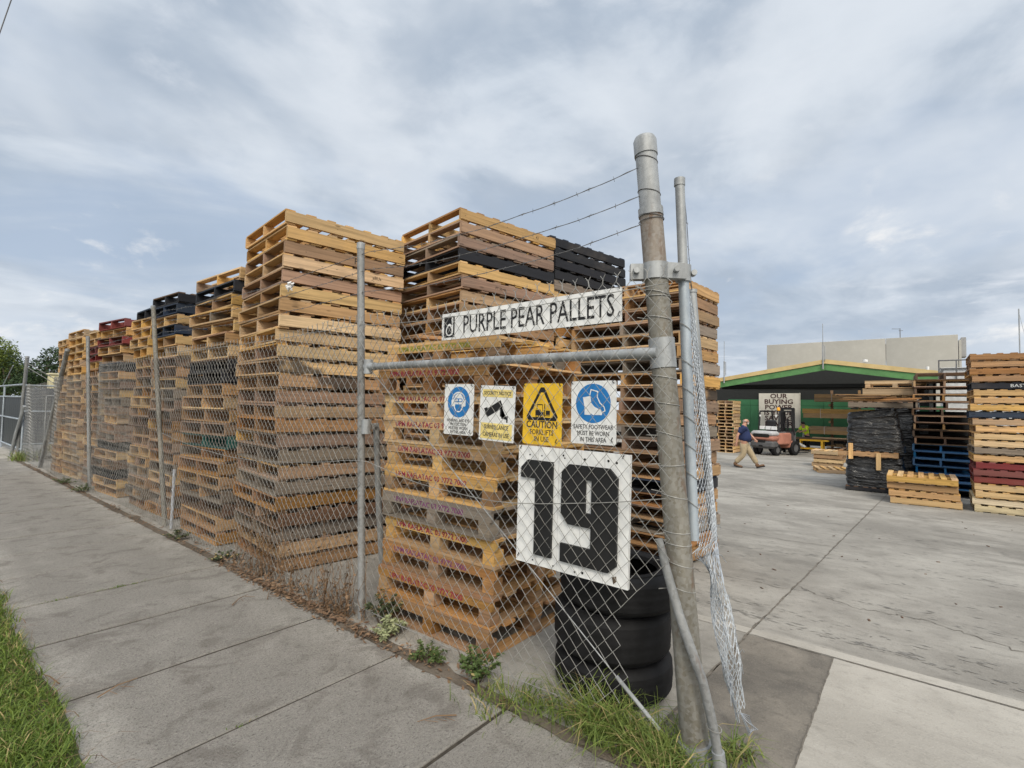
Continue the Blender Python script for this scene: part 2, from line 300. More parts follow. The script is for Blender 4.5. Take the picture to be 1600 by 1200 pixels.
# ------------------------------------------------------------------ mesh builder
class MB:
    def __init__(s): s.v = []; s.f = []; s.uv = []; s.mi = []; s.sm = []
    def add(s, vs, fs, uvs=None, mi=0, smooth=False):
        o = len(s.v); s.v.extend(vs)
        for k, f in enumerate(fs):
            s.f.append([i+o for i in f])
            s.uv.append(uvs[k] if uvs else [(vs[i][0], vs[i][1]) for i in f])
            s.mi.append(mi); s.sm.append(smooth)
    def box(s, c, d, rot=None, mi=0, jit=0.0, taper=None):
        hx, hy, hz = d[0]/2, d[1]/2, d[2]/2
        L = [Vector((x, y, z)) for x in (-hx, hx) for y in (-hy, hy) for z in (-hz, hz)]
        ax = max(range(3), key=lambda i: d[i]); oth = [i for i in range(3) if i != ax]
        if taper:
            for p in L:
                if p.z > 0: p.x *= taper[0]; p.y *= taper[1]
        ru, rv = random.random()*9, random.random()*9
        fs = [(0, 1, 3, 2), (4, 6, 7, 5), (0, 4, 5, 1), (2, 3, 7, 6), (0, 2, 6, 4), (1, 5, 7, 3)]
        fn = [0, 0, 1, 1, 2, 2]; uvs = []
        for f, nax in zip(fs, fn):
            if nax == ax: a, b_ = oth
            else: a = ax; b_ = [i for i in oth if i != nax][0]
            uvs.append([(L[i][a]*(0.05 if nax == ax else 1)+ru, L[i][b_]+rv+nax*0.37) for i in f])
        vs = []
        for p in L:
            if jit: p = p+Vector([random.uniform(-jit, jit) for _ in range(3)])
            if rot is not None: p = rot @ p
            vs.append((p.x+c[0], p.y+c[1], p.z+c[2]))
        s.add(vs, fs, uvs, mi)
    def rbox(s, c, d, r, rot=None, mi=0, seg=2):
        # a box with rounded vertical edges and chamfered top and bottom rims
        hx, hy, hz = d[0]/2, d[1]/2, d[2]/2; rr = min(r, hx, hy); rz = min(r, hz)
        def ring(ins, z):
            out = []
            for cx, cy, a0 in ((hx, hy, 0), (-hx, hy, 90), (-hx, -hy, 180), (hx, -hy, 270)):
                for k in range(seg+1):
                    a = R(a0+90*k/seg); q = rr
                    x = (cx-math.copysign(rr, cx))+q*math.cos(a); y = (cy-math.copysign(rr, cy))+q*math.sin(a)
                    out.append(Vector((x*(1-ins/hx), y*(1-ins/hy), z)))
            return out
        rings = [ring(rz*.8, -hz), ring(0, -hz+rz), ring(0, hz-rz), ring(rz*.8, hz)]
        n = len(rings[0]); vs = []
        for rg in rings:
            for p in rg:
                if rot is not None: p = rot @ p
                vs.append((p.x+c[0], p.y+c[1], p.z+c[2]))
        fs = [tuple(range(n-1, -1, -1)), tuple(range(3*n, 4*n))]
        for k in range(3):
            for i in range(n): fs.append((k*n+i, k*n+(i+1) % n, (k+1)*n+(i+1) % n, (k+1)*n+i))
        s.add(vs, fs, None, mi, True)
    def tube(s, pts, r, n=8, mi=0, caps=True, smooth=True, closed=False):
        pts = [Vector(p) for p in pts]; k = len(pts)
        rs = r if isinstance(r, (list, tuple)) else [r]*k
        vs = []; up = None
        for i, p in enumerate(pts):
            a = pts[(i-1) % k] if (closed or i > 0) else p; b_ = pts[(i+1) % k] if (closed or i < k-1) else p
            d = (b_-a)
            if d.length < 1e-9: d = Vector((0, 0, 1))
            d.normalize()
            if up is None: up = Vector((0, 0, 1)) if abs(d.z) < 0.9 else Vector((1, 0, 0))
            x = up.cross(d)
            if x.length < 1e-4: x = Vector((1, 0, 0)).cross(d) if abs(d.x) < .9 else Vector((0, 1, 0)).cross(d)
            x.normalize(); y = d.cross(x); up = y
            for j in range(n):
                an = 2*math.pi*j/n+math.pi/4; q = p+(x*math.cos(an)+y*math.sin(an))*rs[i]; vs.append((q.x, q.y, q.z))
        fs = []
        for i in range(k if closed else k-1):
            for j in range(n):
                fs.append((i*n+j, i*n+(j+1) % n, ((i+1) % k)*n+(j+1) % n, ((i+1) % k)*n+j))
        if caps and not closed: fs.append(tuple(range(n-1, -1, -1))); fs.append(tuple(range((k-1)*n, k*n)))
        s.add(vs, fs, None, mi, smooth)
    def lathe(s, prof, c=(0, 0, 0), n=24, rot=None, mi=0, closed=False, smooth=True):
        vs = []; k = len(prof)
        for (r, z) in prof:
            for j in range(n):
                a = 2*math.pi*j/n; p = Vector((r*math.cos(a), r*math.sin(a), z))
                if rot is not None: p = rot @ p
                vs.append((p.x+c[0], p.y+c[1], p.z+c[2]))
        fs = []
        for i in range(k if closed else k-1):
            for j in range(n):
                fs.append((i*n+j, i*n+(j+1) % n, ((i+1) % k)*n+(j+1) % n, ((i+1) % k)*n+j))
        s.add(vs, fs, None, mi, smooth)
    def prism(s, poly, z0, z1, mat=None, mi=0):
        n = len(poly); vs = []
        for z in (z0, z1):
            for x, y in poly:
                p = Vector((x, y, z))
                if mat is not None: p = mat @ p
                vs.append((p.x, p.y, p.z))
        fs = [tuple(range(n-1, -1, -1)), tuple(range(n, 2*n))]+[(i, (i+1) % n, n+(i+1) % n, n+i) for i in range(n)]
        s.add(vs, fs, None, mi)
    def quad(s, ps, mi=0): s.add([tuple(p) for p in ps], [tuple(range(len(ps)))], None, mi)
    def mesh(s, name, mats):
        me = bpy.data.meshes.new(name); me.from_pydata(s.v, [], s.f)
        ul = me.uv_layers.new(name='UVMap')
        flat = [c for f in s.uv for p in f for c in p]
        ul.data.foreach_set('uv', flat)
        me.polygons.foreach_set('material_index', s.mi); me.polygons.foreach_set('use_smooth', s.sm)
        for x in (mats if isinstance(mats, (list, tuple)) else [mats]): me.materials.append(x)
        me.update()
        if any(s.sm): me.set_sharp_from_angle(angle=R(38))
        return me

def link_obj(name, me, parent=None):
    o = bpy.data.objects.new(name, me); COL.objects.link(o)
    if parent: o.parent = parent
    return o
def part(name, mb, mats, parent, label=None):
    o = link_obj(name, mb.mesh(name, mats), parent)
    if label: o['label'] = label
    return o
def tag(o, label, cat, group=None):
    o['label'] = label; o['category'] = cat
    if group: o['group'] = group
    return o
def thing(name, label, cat, loc=(0, 0, 0), rz=0.0, group=None):
    o = bpy.data.objects.new(name, None); COL.objects.link(o); o.empty_display_size = 0.2
    o.location = loc; o.rotation_euler = (0, 0, rz); return tag(o, label, cat, group)
def struct(name, mb, mats):
    o = link_obj(name, mb.mesh(name, mats)); o['kind'] = 'structure'; return o
def stuff(name, me, label, cat):
    o = link_obj(name, me); o['kind'] = 'stuff'; tag(o, label, cat); return o

def text_mb(mb, body, size, mat, cx=0.0, cy=0.0, sx=1.0, depth=0.0015, z=0.0, mi=0, align='CENTER', shear=0.0, bold=0.0):
    """lettering as thin solid shapes; mat maps the lettering plane into place"""
    cu = bpy.data.curves.new('lettering', 'FONT'); cu.body = body; cu.size = size; cu.align_x = align; cu.align_y = 'CENTER'
    cu.extrude = depth/2; cu.resolution_u = 2; cu.shear = shear; cu.offset = bold
    ob = bpy.data.objects.new('lettering', cu); COL.objects.link(ob)
    dg = bpy.context.evaluated_depsgraph_get(); dg.update()
    me = bpy.data.meshes.new_from_object(ob.evaluated_get(dg))
    vs = [mat @ Vector((v.co.x*sx+cx, v.co.y+cy, v.co.z+z+depth/2)) for v in me.vertices]
    mb.add([tuple(v) for v in vs], [tuple(p.vertices) for p in me.polygons], None, mi)
    bpy.data.objects.remove(ob); bpy.data.curves.remove(cu); bpy.data.meshes.remove(me)

SL = 0.0135
def gz(x): return -SL*max(0.0, min(x, 60)-4.5)
ORD = ['top', 'second', 'third', 'fourth', 'fifth', 'sixth', 'seventh', 'eighth', 'ninth', 'tenth', 'eleventh', 'twelfth', 'thirteenth', 'fourteenth',
       'fifteenth', 'sixteenth', 'seventeenth', 'eighteenth', 'nineteenth', 'twentieth', 'twenty-first', 'twenty-second', 'twenty-third', 'twenty-fourth', 'twenty-fifth', 'twenty-sixth']
def rz(a): return Matrix.Rotation(a, 3, 'Z')
def ry(a): return Matrix.Rotation(a, 3, 'Y')
def rx(a): return Matrix.Rotation(a, 3, 'X')

# ================================================================== GROUND
b = MB()
xs = [-300, -4, 0.6, 2.45, 4.5, 60, 700]
for i in range(len(xs)-1):
    x0, x1 = xs[i], xs[i+1]
    b.quad([(x0, -400, gz(x0)-.06), (x1, -400, gz(x1)-.06), (x1, 700, gz(x1)-.06), (x0, 700, gz(x0)-.06)])
struct('ground', b, M['soil'])
b = MB(); b.box((-5.6, 20, -0.06), (5.2, 120, 0.08)); struct('road', b, M['asphalt'])
b = MB(); b.box((-2.9, 20, 0.0), (0.18, 120, 0.2)); struct('kerb', b, M['drivec'])
# verge with a ragged edge along the path
b = MB(); n = 120
ed = [(0.69+0.06*mnoise.noise(Vector((0, i*0.35, 3)))+0.03*mnoise.noise(Vector((0, i*1.3, 9))), -8+i*0.4) for i in range(n)]
for i in range(n-1):
    b.quad([(-2.81, ed[i][1], -0.01), (ed[i][0], ed[i][1], 0.006), (ed[i+1][0], ed[i+1][1], 0.006), (-2.81, ed[i+1][1], -0.01)])
struct('grass_verge', b, M['verge'])
# footpath: one slab per bay with open joints
b = MB(); ys = [2.88+0.985*k for k in range(-10, 30)]
for y0 in ys:
    g = 0.011; w_ = 1.66; h = random.uniform(-.004, .004)
    x0, x1, ya, yb = 0.66, 2.34, y0+g, y0+0.985-g
    e = 0.008; zt = h; zb = h-0.006
    nx = 6; 
    def yy(y, x): return y+0.012*mnoise.noise(Vector((x*1.3, y, 0)))
    top = []
    for i in range(nx+1):
        x = x0+(x1-x0)*i/nx; jx = 0.012*mnoise.noise(Vector((y0*2, i, 4)))
        top.append([(x, ya+jx*.5, zb-.03), (x, ya+jx*.5, zb), (x, ya+e+jx*.5, zt), (x, yb-e, zt), (x, yb, zb), (x, yb, zb-.03)])
    vs = [p for c in top for p in c]; fs = []
    for i in range(nx):
        for j in range(5): fs.append((i*6+j, (i+1)*6+j, (i+1)*6+j+1, i*6+j+1))
    b.add(vs, fs)
struct('footpath', b, M['path'])
b = MB(); b.quad([(.66, -8, -.009), (2.34, -8, -.009), (2.34, 31, -.009), (.66, 31, -.009)]); struct('joint_dirt', b, M['groove'])
b = MB(); b.box((2.385, 10.3, -0.018), (0.10, 19.4, 0.03)); ys_ = [.75+.09*k for k in range(215)]
L_ = [(2.335-.05*max(0, mnoise.noise(Vector((y*2.1, 0, 1))))-.03*mnoise.noise(Vector((y*9, 2, 1))), 2.42+.09*mnoise.noise(Vector((y*1.7, 5, 1)))+.04*mnoise.noise(Vector((y*7, 5, 1)))) for y in ys_]
for k in range(len(ys_)-1): b.quad([(L_[k][0], ys_[k], .0055), (L_[k][1], ys_[k], .0055), (L_[k+1][1], ys_[k+1], .0055), (L_[k+1][0], ys_[k+1], .0055)])
struct('soil_strip', b, M['soil'])
# yard slabs: the long joint runs away from the gate
def yj(x): return 1.08-0.043*(x-4.2)
b = MB()
xs = [2.43, 4.34, 4.5, 9, 14, 20, 30, 45, 60, 120]
for i in range(len(xs)-1):
    x0, x1 = xs[i], xs[i+1]; g = 0.004
    b.quad([(x0, yj(x0)+g, gz(x0)), (x1, yj(x1)+g, gz(x1)), (x1, 19.4, gz(x1)), (x0, 19.4, gz(x0))])
    if x0 >= 4.33: b.quad([(x0, -60, gz(x0)), (x1, -60, gz(x1)), (x1, yj(x1)-g, gz(x1)), (x0, yj(x0)-g, gz(x0))])
struct('yard', b, M['yardc'])
b = MB()
b.quad([(2.4, 0.503, -.001), (4.349, 0.503, -.001), (4.349, yj(4.33)-.004, -.001), (2.4, yj(2.4)-.004, -.001)])
struct('stained_slab', b, M['darkc'])
b = MB(); b.quad([(4.352, -12, .0035), (4.47, -12, .0035), (4.46, 19, .0035), (4.352, 19, .0035)]); struct('slab_edge_strip', b, M['drivec'])
b = MB()
b.box((-0.2+2.33, -2.76, -0.0225), (4.40, 6.52, 0.05)); struct('driveway', b, M['drivec'])
b = MB(); b.quad([(1.5, 20.2, 0.004), (14, 20.2, 0.004), (14, 60, 0.004), (1.5, 60, 0.004)]); struct('far_driveway', b, M['drivec'])
# cracks and joint dirt as thin sheets
def crack(b, pts, wd, mi=0, z=0.004, jit=0.05, sub=8):
    P2 = []
    for i in range(len(pts)-1):
        for k in range(sub):
            f = k/sub; x = pts[i][0]*(1-f)+pts[i+1][0]*f; y = pts[i][1]*(1-f)+pts[i+1][1]*f
            P2.append((x+random.uniform(-jit, jit), y+random.uniform(-jit, jit)))
    P2.append(pts[-1])
    for i in range(len(P2)-1):
        (xa, ya), (xb, yb) = P2[i], P2[i+1]; d = Vector((xb-xa, yb-ya, 0))
        if d.length < 1e-5: continue
        d.normalize(); nx, ny = -d.y, d.x
        wa = wd*random.uniform(.4, 1.2); wb = wd*random.uniform(.4, 1.2)
        b.quad([(xa+nx*wa, ya+ny*wa, gz(xa)+z), (xa-nx*wa, ya-ny*wa, gz(xa)+z), (xb-nx*wb, yb-ny*wb, gz(xb)+z), (xb+nx*wb, yb+ny*wb, gz(xb)+z)], mi)
b = MB()
crack(b, [(2.5, yj(2.5)), (13, yj(13))], 0.009, 1, 0.0045, 0.008, 110)
crack(b, [(6.0, 2.6), (5.7, 1.9), (5.75, 1.05)], 0.004, 1, 0.004, 0.03)
crack(b, [(5.9, 1.0), (5.6, 0.5), (5.7, 0.0), (5.35, -.7), (5.4, -1.4), (5.1, -2.6)], 0.004, 1, 0.004, 0.03, 16)
crack(b, [(8.2, 2.9), (8.0, 1.5), (8.1, 0.9)], 0.005, 1, 0.004, 0.01)
crack(b, [(12.3, 4.5), (11.9, 1.5), (11.8, -1.2), (11.2, -4)], 0.007, 1, 0.004, 0.02, 16)
crack(b, [(9.6, 3.6), (9.3, .5), (9.0, -2.5)], 0.004, 1, 0.004, 0.02, 16)
crack(b, [(2.4, .502), (4.34, .502)], 0.005, 1, 0.004, 0.004, 40)
crack(b, [(4.335, .95), (4.34, -3.5)], 0.005, 1, 0.005, 0.006, 60)
struct('yard_cracks', b, [M['groove'], M['crack']])
b = MB(); mb2 = MB()
for _ in range(150):
    x = random.uniform(4.5, 10); y = random.gauss(-.4, 1.3); l = random.uniform(.015, .07)
    a = random.gauss(math.pi/2, .5); dx, dy = math.cos(a)*l, math.sin(a)*l; wq = random.uniform(.004, .012)
    b.quad([(x-dx, y-dy, gz(x)+.0035), (x+wq, y-wq*.3, gz(x)+.0035), (x+dx, y+dy, gz(x)+.0035), (x-wq, y+wq, gz(x)+.0035)])
for (xa, amp, ph, n_) in ((4.72, .10, 0, 420), (4.95, .12, .4, 160), (5.6, .2, 1.0, 160), (7.2, .4, 2.0, 200), (9.4, .5, .5, 160)):
    for _ in range(n_):
        y = random.uniform(-4.5, 2.6); x = xa+amp*math.sin(y*.7+ph)+random.gauss(0, .045); l = random.uniform(.01, .06); wq = random.uniform(.003, .009); dx = amp*.7*math.cos(y*.7+ph)*l
        b.quad([(x-dx, y-l, gz(x)+.0035), (x+wq, y, gz(x)+.0035), (x+dx, y+l, gz(x)+.0035), (x-wq, y, gz(x)+.0035)])
struct('yard_scuffs', b, M['scuff'])
b = MB()
for _ in range(50):
    x = random.uniform(4.5, 12); y = random.uniform(-2.5, 3); l = random.uniform(.012, .04)
    b.box((x, y, gz(x)+.004), (l*1.2, l*.5, .006), rz(random.random()*3), jit=.003)
o = stuff('yard_debris', b.mesh('yard_debris', M['d'] if 'd' in M else WOOD['d']), 'small dark wood chips scattered over the yard concrete', 'debris')
# ================================================================== PALLETS
# open stringer pallet: bearers along local X, deck boards along local Y
def deck_mesh(L, W, n, wd, z, th, seed, name, drop=()):
    random.seed(seed); b = MB()
    for i in range(n):
        if i in drop: continue
        w_ = wd*random.uniform(.9, 1.08)
        x = -L/2+w_/2+(L-w_)*i/(n-1)+(random.uniform(-.008, .008) if 0 < i < n-1 else 0)
        b.box((x, random.uniform(-.006, .006), z), (w_, W-.034+random.uniform(-.012, .012), th), rz(random.uniform(-.008, .008)), jit=.0018)
    return b.mesh(name, WOOD['p'])
def bearer_mesh(L, h, th, z0, seed, notch):
    random.seed(seed); b = MB()
    if notch:
        x1, x2, x3, x4 = -L*.36, -L*.13, L*.13, L*.36; nz = .034
        poly = [(-L/2, 0), (x1, 0), (x1+.015, nz), (x2-.015, nz), (x2, 0), (x3, 0), (x3+.015, nz), (x4-.015, nz), (x4, 0), (L/2, 0), (L/2, h), (-L/2, h)]
    else: poly = [(-L/2, 0), (L/2, 0), (L/2, h), (-L/2, h)]
    n = len(poly); vs = [(x, -th/2, z0+z) for x, z in poly]+[(x, th/2, z0+z) for x, z in poly]
    fs = [tuple(range(n)), tuple(range(2*n-1, n-1, -1))]+[((i+1) % n, i, n+i, n+(i+1) % n) for i in range(n)]
    ro = random.random()*9
    uvs = [[(vs[i][0]+ro, vs[i][2]+ro) for i in f] for f in fs[:2]]+[[(vs[i][0]+ro, vs[i][1]+ro) for i in f] for f in fs[2:]]
    b.add(vs, fs, uvs); return b.mesh('bearer', WOOD['p'])
KINDS = {}
def kind(L, W, H, var):
    k = (L, W, H, var)
    if k not in KINDS:
        th = .019; bh = H-2*th-.002; sd = hash(k) % 1000
        st = random.getstate()
        KINDS[k] = (deck_mesh(L, W, 7, .098, H-th/2-.001, th, sd+1, 'top_deck', (3,) if var == 2 else ()),
                    deck_mesh(L, W, 6, .11, th/2+.001, th, sd+2, 'bottom_deck', (2,) if var == 1 else ()),
                    bearer_mesh(L, bh, .042, th+.001, sd+3, False), th)
        random.setstate(st)
    return KINDS[k]
def setmat(o, mt):
    o.material_slots[0].link = 'OBJECT'; o.material_slots[0].material = mt
def pallet(loc, rot, L, W, H, col, label, group, var=0, tilt=(0, 0), ends=None):
    top, bot, bear, th = kind(L, W, H, var)
    t_ = thing('pallet', label, 'pallet', loc, rot, group)
    t_.rotation_euler = (tilt[0], tilt[1], rot)
    other = col if random.random() < .55 else random.choice({'p': 'yt', 'y': 'pt', 't': 'om', 'o': 'tm', 'g': 'gm', 'm': 'tg', 'd': 'dm', 'k': 'nd', 'n': 'kk', 'r': 'rd', 'b': 'bb', 'e': 'ek', 'w': 'wp'}[col])
    a = link_obj('top_deck', top, t_); setmat(a, WOOD[other])
    c = link_obj('bottom_deck', bot, t_); setmat(c, WOOD[col])
    for y in (-W/2+.024, random.uniform(-.03, .03), W/2-.024):
        e = link_obj('bearer', bear, t_); e.location = (0, y, 0); setmat(e, WOOD[col if y < -W/4 or random.random() < .7 or col in 'kbrn' else random.choice('tmgyo')])
    return t_
def bearer_text(pal, body, size, mt, W, H, x=0.0, sx=1.0):
    # lettering on the outer face of the bearer that looks along local -Y
    b = MB(); mm = Matrix(((1, 0, 0, x), (0, 0, -1, -W/2+.024-.0215), (0, 1, 0, H*.5), (0, 0, 0, 1)))
    text_mb(b, body, size, mm, sx=sx, depth=.001)
    br = [c for c in pal.children if c.name.startswith('bearer')]
    host = min(br, key=lambda c: c.location.y)
    o = part('stencil_lettering', b, mt, host); o.location = (0, -host.location.y, 0); return o

def stack(x0, y0, L, W, H, cols, phrase, group, rot=0.0, z0=0.0, jit=.026, lean=(0, 0), only=None, base_pull=(0, 0), yaw=.028, ang=0.0):
    """cols from the top down; (x0, y0) is the corner nearest the street and the gate"""
    n = len(cols); out = []
    dx, dy = (L, W) if abs(rot) < .5 else (W, L)
    run = 0.0; ryaw = 0.0
    for k, cch in enumerate(reversed(cols)):
        lev = n-1-k
        run = run*.6+random.uniform(-jit, jit); ryaw = ryaw*.5+random.uniform(-yaw, yaw)
        run2 = random.uniform(-jit, jit)*1.3
        fx = k/max(1, n-1)
        hx, hy = math.cos(ang)*dx/2-math.sin(ang)*dy/2, math.sin(ang)*dx/2+math.cos(ang)*dy/2
        x = x0+hx+run+lean[0]*fx+base_pull[0]*max(0, 1-fx*3)
        y = y0+hy+run2+lean[1]*fx+base_pull[1]*max(0, 1-fx*3)
        z = z0+k*H
        if only is not None and lev >= only: continue
        lab = f"{CNAME[cch]} pallet, {ORD[lev] if lev < n-1 or n < 3 else 'bottom'} {'of' if lev == 0 else 'from top of' if lev < n-1 else 'of'} {phrase}"
        out.append(pallet((x, y, z), rot+ang+ryaw, L, W, H, cch, lab, group, random.choice((0, 0, 1, 2, 0)) if k < n-1 else 0, (random.uniform(-.006, .006), random.uniform(-.006, .006))))
    return out[::-1]

GF = 'pallets stacked along the footpath fence'
s1 = stack(2.55, 5.11, 1.42, 1.36, .1575, 'yympmpypppptmtomgmgodgto', 'the tallest stack along the footpath fence', GF, base_pull=(.04, -.05), ang=R(-7))
bearer_text(s1[2], 'PFI', .10, M['blackink'], 1.36, .1555, .12)
bearer_text(s1[3], 'aBUs', .055, M['blackink'], 1.36, .1555, .35)
s3 = stack(2.66, 6.68, 1.25, 1.38, .164, 'ykyyptpkktptmeootgdto', 'the second stack along the footpath fence', GF, base_pull=(-.05, -.1), jit=.04, yaw=.05)
stack(2.68, 8.52, 1.18, 1.06, .160, 'knynypmtpgmdotmtgpogo', 'the third stack along the footpath fence', GF)
stack(2.68, 9.65, 1.18, .95, .163, 'kyyyypmgtpmdtmptgtgo', 'the fourth stack along the footpath fence', GF, base_pull=(-.04, -.1), jit=.045, yaw=.05)
stack(2.64, 11.2, 1.18, 1.3, .161, 'ryrytkpmpgmpmmkpdkpt', 'the fifth stack along the footpath fence', GF, base_pull=(-.05, -.2), jit=.045, yaw=.05)
stack(2.68, 12.6, 1.18, 1.2, .157, 'yyrrytmgmtpgmtpdtmgo', 'the sixth stack along the footpath fence', GF)
stack(2.66, 14.1, 1.18, 1.36, .163, 'pypypyptpptmptptpptp', 'the seventh stack along the footpath fence', GF)
stack(2.66, 15.55, 1.18, 1.0, .157, 'pypypptptptmtptptpto', 'the eighth stack along the footpath fence', GF, jit=.03)
tall = stack(3.95, 3.93, 1.51, 1.36, .1527, 'ymmkymptoymtpotmoytpmotomt', 'the big stack rising behind the name sign', 'pallets of the big stack behind the signs', only=12, jit=.014, ang=R(-9))
blk = stack(5.50, 3.76, 1.62, 1.2, .1500, 'kkkkgpkoooooooooooooooooooo', 'the black stack rising behind the name sign', 'pallets of the black stack behind the signs', only=7, jit=.014, ang=R(-9))
ext = stack(5.62, 2.06, 1.03, 1.55, .1555, 'yttgptgytmtgmttkotgoo', 'the stack showing right of the gate post', 'pallets of the stack beside the yard entrance', jit=.022, ang=R(-4))
bearer_text(tall[0], '43', .05, M['blackink'], 1.36, .1527, .42)
bearer_text(tall[5], 'PT 50-46', .045, M['blackink'], 1.36, .1527, -.2)
# yard stacks
Z13 = gz(13.6)
rs = stack(13.4, -2.05, 1.25, 1.2, .140, 'ototkyyyntyypgyrrryyww', 'the tall stack at the right edge of yard', 'pallets of the tall yard stack', rot=-math.pi/2, z0=Z13, jit=.03)
bearer_text(rs[4], 'BASTION', .085, M['whiteink'], 1.2, .140, .12, 1.15)
bearer_text(rs[15], 'LOSCAM', .07, M['pinkink'], 1.2, .140, .25, 1.1)
bearer_text(rs[16], 'LOSCAM', .06, M['pinkink'], 1.2, .140, .2, 1.1)
low = stack(13.35, -.56, 1.14, 1.15, .148, 'yoyy', 'the low pile in front of blue pallets', 'pallets of the low yard pile', rot=-math.pi/2, z0=Z13, jit=.05)
bl = stack(15.6, -.98, 1.2, 1.10, .170, 'dmdoddmtddbbbbbbk', 'the open blue and brown yard stack', 'pallets of the blue and brown stack', z0=gz(15.6), jit=.03)
sh = stack(25.8, 7.0, 1.15, .78, .158, 'pppptpppptppptpp', "the stack beside the shed's green wall", 'pallets of the stack beside the shed', z0=gz(25.8), jit=.03)
pl = stack(21.6, 2.2, .9, 1.05, .15, 'ptpp', 'the short pile left of the black wrap', 'pallets of the short pile', rot=-math.pi/2, z0=gz(22), jit=.05)
pallet((19.75, 2.1, gz(19.7)), math.pi/2+.28, 1.3, 1.2, .14, 'p', 'lone pale pallet lying flat on the yard left of black wrap', 'lone flat pallet')

# block pallets with stencilled side boards
def block_pallet(loc, rot, L, W, H, cols, label, group, text=None, ink='redink', seedx=0):
    t_ = thing('pallet', label, 'pallet', loc, rot, group)
    c = cols; th = .02; side = .060; bz = .020
    b = MB()
    for i in range(7):
        w_ = .12; x = -L/2+w_/2+(L-w_)*i/6
        b.box((x, 0, H-th/2-.001), (w_*random.uniform(.85, 1), W, th), rz(random.uniform(-.01, .01)), jit=.002)
    part('top_deck', b, WOOD[c], t_)
    for sx in (-1, 0, 1):
        b = MB(); b.box((sx*(L/2-.02), 0, H-th-side/2-.001), (.03 if sx else .09, W, side), jit=.002)
        sb = part('side_board', b, WOOD[c], t_)
        if sx == -1 and text:
            tb = MB(); mm = Matrix(((0, 0, -1, -L/2+.0045), (-1, 0, 0, .06), (0, 1, 0, H-th-side/2-.001), (0, 0, 0, 1)))
            text_mb(tb, text, .056, mm, sx=1.12, depth=.001, bold=.0012); part('stencil_lettering', tb, M[ink], sb)
    bh = H-th-side-bz-.003
    for sx in (-1, 0, 1):
        for sy in (-1, 0, 1):
            b = MB(); b.box((sx*(L/2-.055), sy*(W/2-.065), bz+bh/2+.001), (.1, .105, bh), rz(random.uniform(-.04, .04)), jit=.003)
            part('block', b, WOOD[random.choice(c+c+'to')], t_)
    b = MB()
    for sx in (-1, 0, 1): b.box((sx*(L/2-.055), 0, bz/2), (.1, W, bz-.001), jit=.002)
    for sy in (-1, 1): b.box((0, sy*(W/2-.065), bz/2), (L-.215, .1, bz-.003), jit=.002)
    part('bottom_deck', b, WOOD[c], t_); return t_
UT = 'UPM RAFLATAC 03 9772 7000'
random.seed(21)
ups = [('y', UT, 'greenink'), ('o', UT, 'redink'), ('p', UT, 'redink'), ('p', UT, 'redink'), ('y', UT, 'redink'), ('y', UT, 'redink'), ('g', UT, 'purpink'), ('y', UT, 'redink'), ('o', UT, 'purpink'), ('o', UT, 'redink'), ('o', None, 'redink')]
UH = .205
for k in range(11):
    lev = 10-k; c, tx, ink = ups[lev]
    inkn = {'greenink': 'green', 'redink': 'red', 'purpink': 'purple'}[ink]
    block_pallet((3.27+random.uniform(-.025, .03), 2.93+random.uniform(-.03, .03)+(.05 if lev < 3 else 0), k*UH), random.uniform(-.025, .025), 1.18, 1.24, UH, c,
                 f"{CNAME[c]} block pallet with {inkn} stencil, {ORD[lev] if lev < 10 else 'bottom'} in stack behind safety signs", 'stencilled block pallets behind the signs', tx, ink)
# loose boards thrown on top of the stencilled stack
def plank(c, d, rot, col, label, group=None):
    b = MB(); b.box((0, 0, d[2]/2), d, jit=.003); o = link_obj('plank', b.mesh('plank', WOOD[col])); o.location = c; o.rotation_euler = rot
    return tag(o, label, 'plank', group)
plank((3.3, 2.65, 11*UH+.002), (1.2, .11, .03), (0, .0, .35), 'o', 'orange-brown plank lying askew on top of the stencilled pallets')
plank((3.15, 2.95, 11*UH+.034), (1.0, .10, .03), (0, .0, -.5), 't', 'tan plank crossing another plank on top of stencilled pallets')
# the rows nobody can see apart, behind the front ones
random.seed(5)
b = MB(); cols9 = 'ptomg'
def mass(b, x0, y0, L, W, n, H=.155, k0=0):
    for k in range(k0, n):
        mi = random.randrange(5); z = k*H; ox, oy = random.uniform(-.02, .02), random.uniform(-.02, .02)
        for i in range(5): b.box((x0+.05+(L-.1)*i/4+ox, y0+W/2+oy, z+H-.012), (.1, W, .019), mi=mi)
        for i in range(3): b.box((x0+L/2+ox, y0+.03+(W-.06)*i/2+oy, z+H/2), (L, .042, H-.044), mi=mi)
        for i in range(3): b.box((x0+.05+(L-.1)*i/2+ox, y0+W/2+oy, z+.012), (.1, W, .019), mi=mi)
for (y0, W_, n_) in ((5.5, 1.2, 22), (6.8, 1.35, 18), (8.5, 1.1, 18), (9.6, 1.0, 18), (11.1, 1.4, 18), (12.6, 1.2, 18), (14.1, 1.4, 18), (15.6, 1.1, 18)):
    mass(b, 4.25, y0, 1.2, W_, n_)
mass(b, 4.1, 3.86, 1.35, 1.2, 14, .1527); mass(b, 5.6, 3.75, 1.5, 1.1, 20, .150); mass(b, 5.62, 5.1, 1.6, 1.3, 24, .152)
stuff('pallet_stacks', b.mesh('pallet_stacks', [WOOD[c] for c in cols9]), 'rows of further timber pallets standing behind the front stacks', 'pallets')
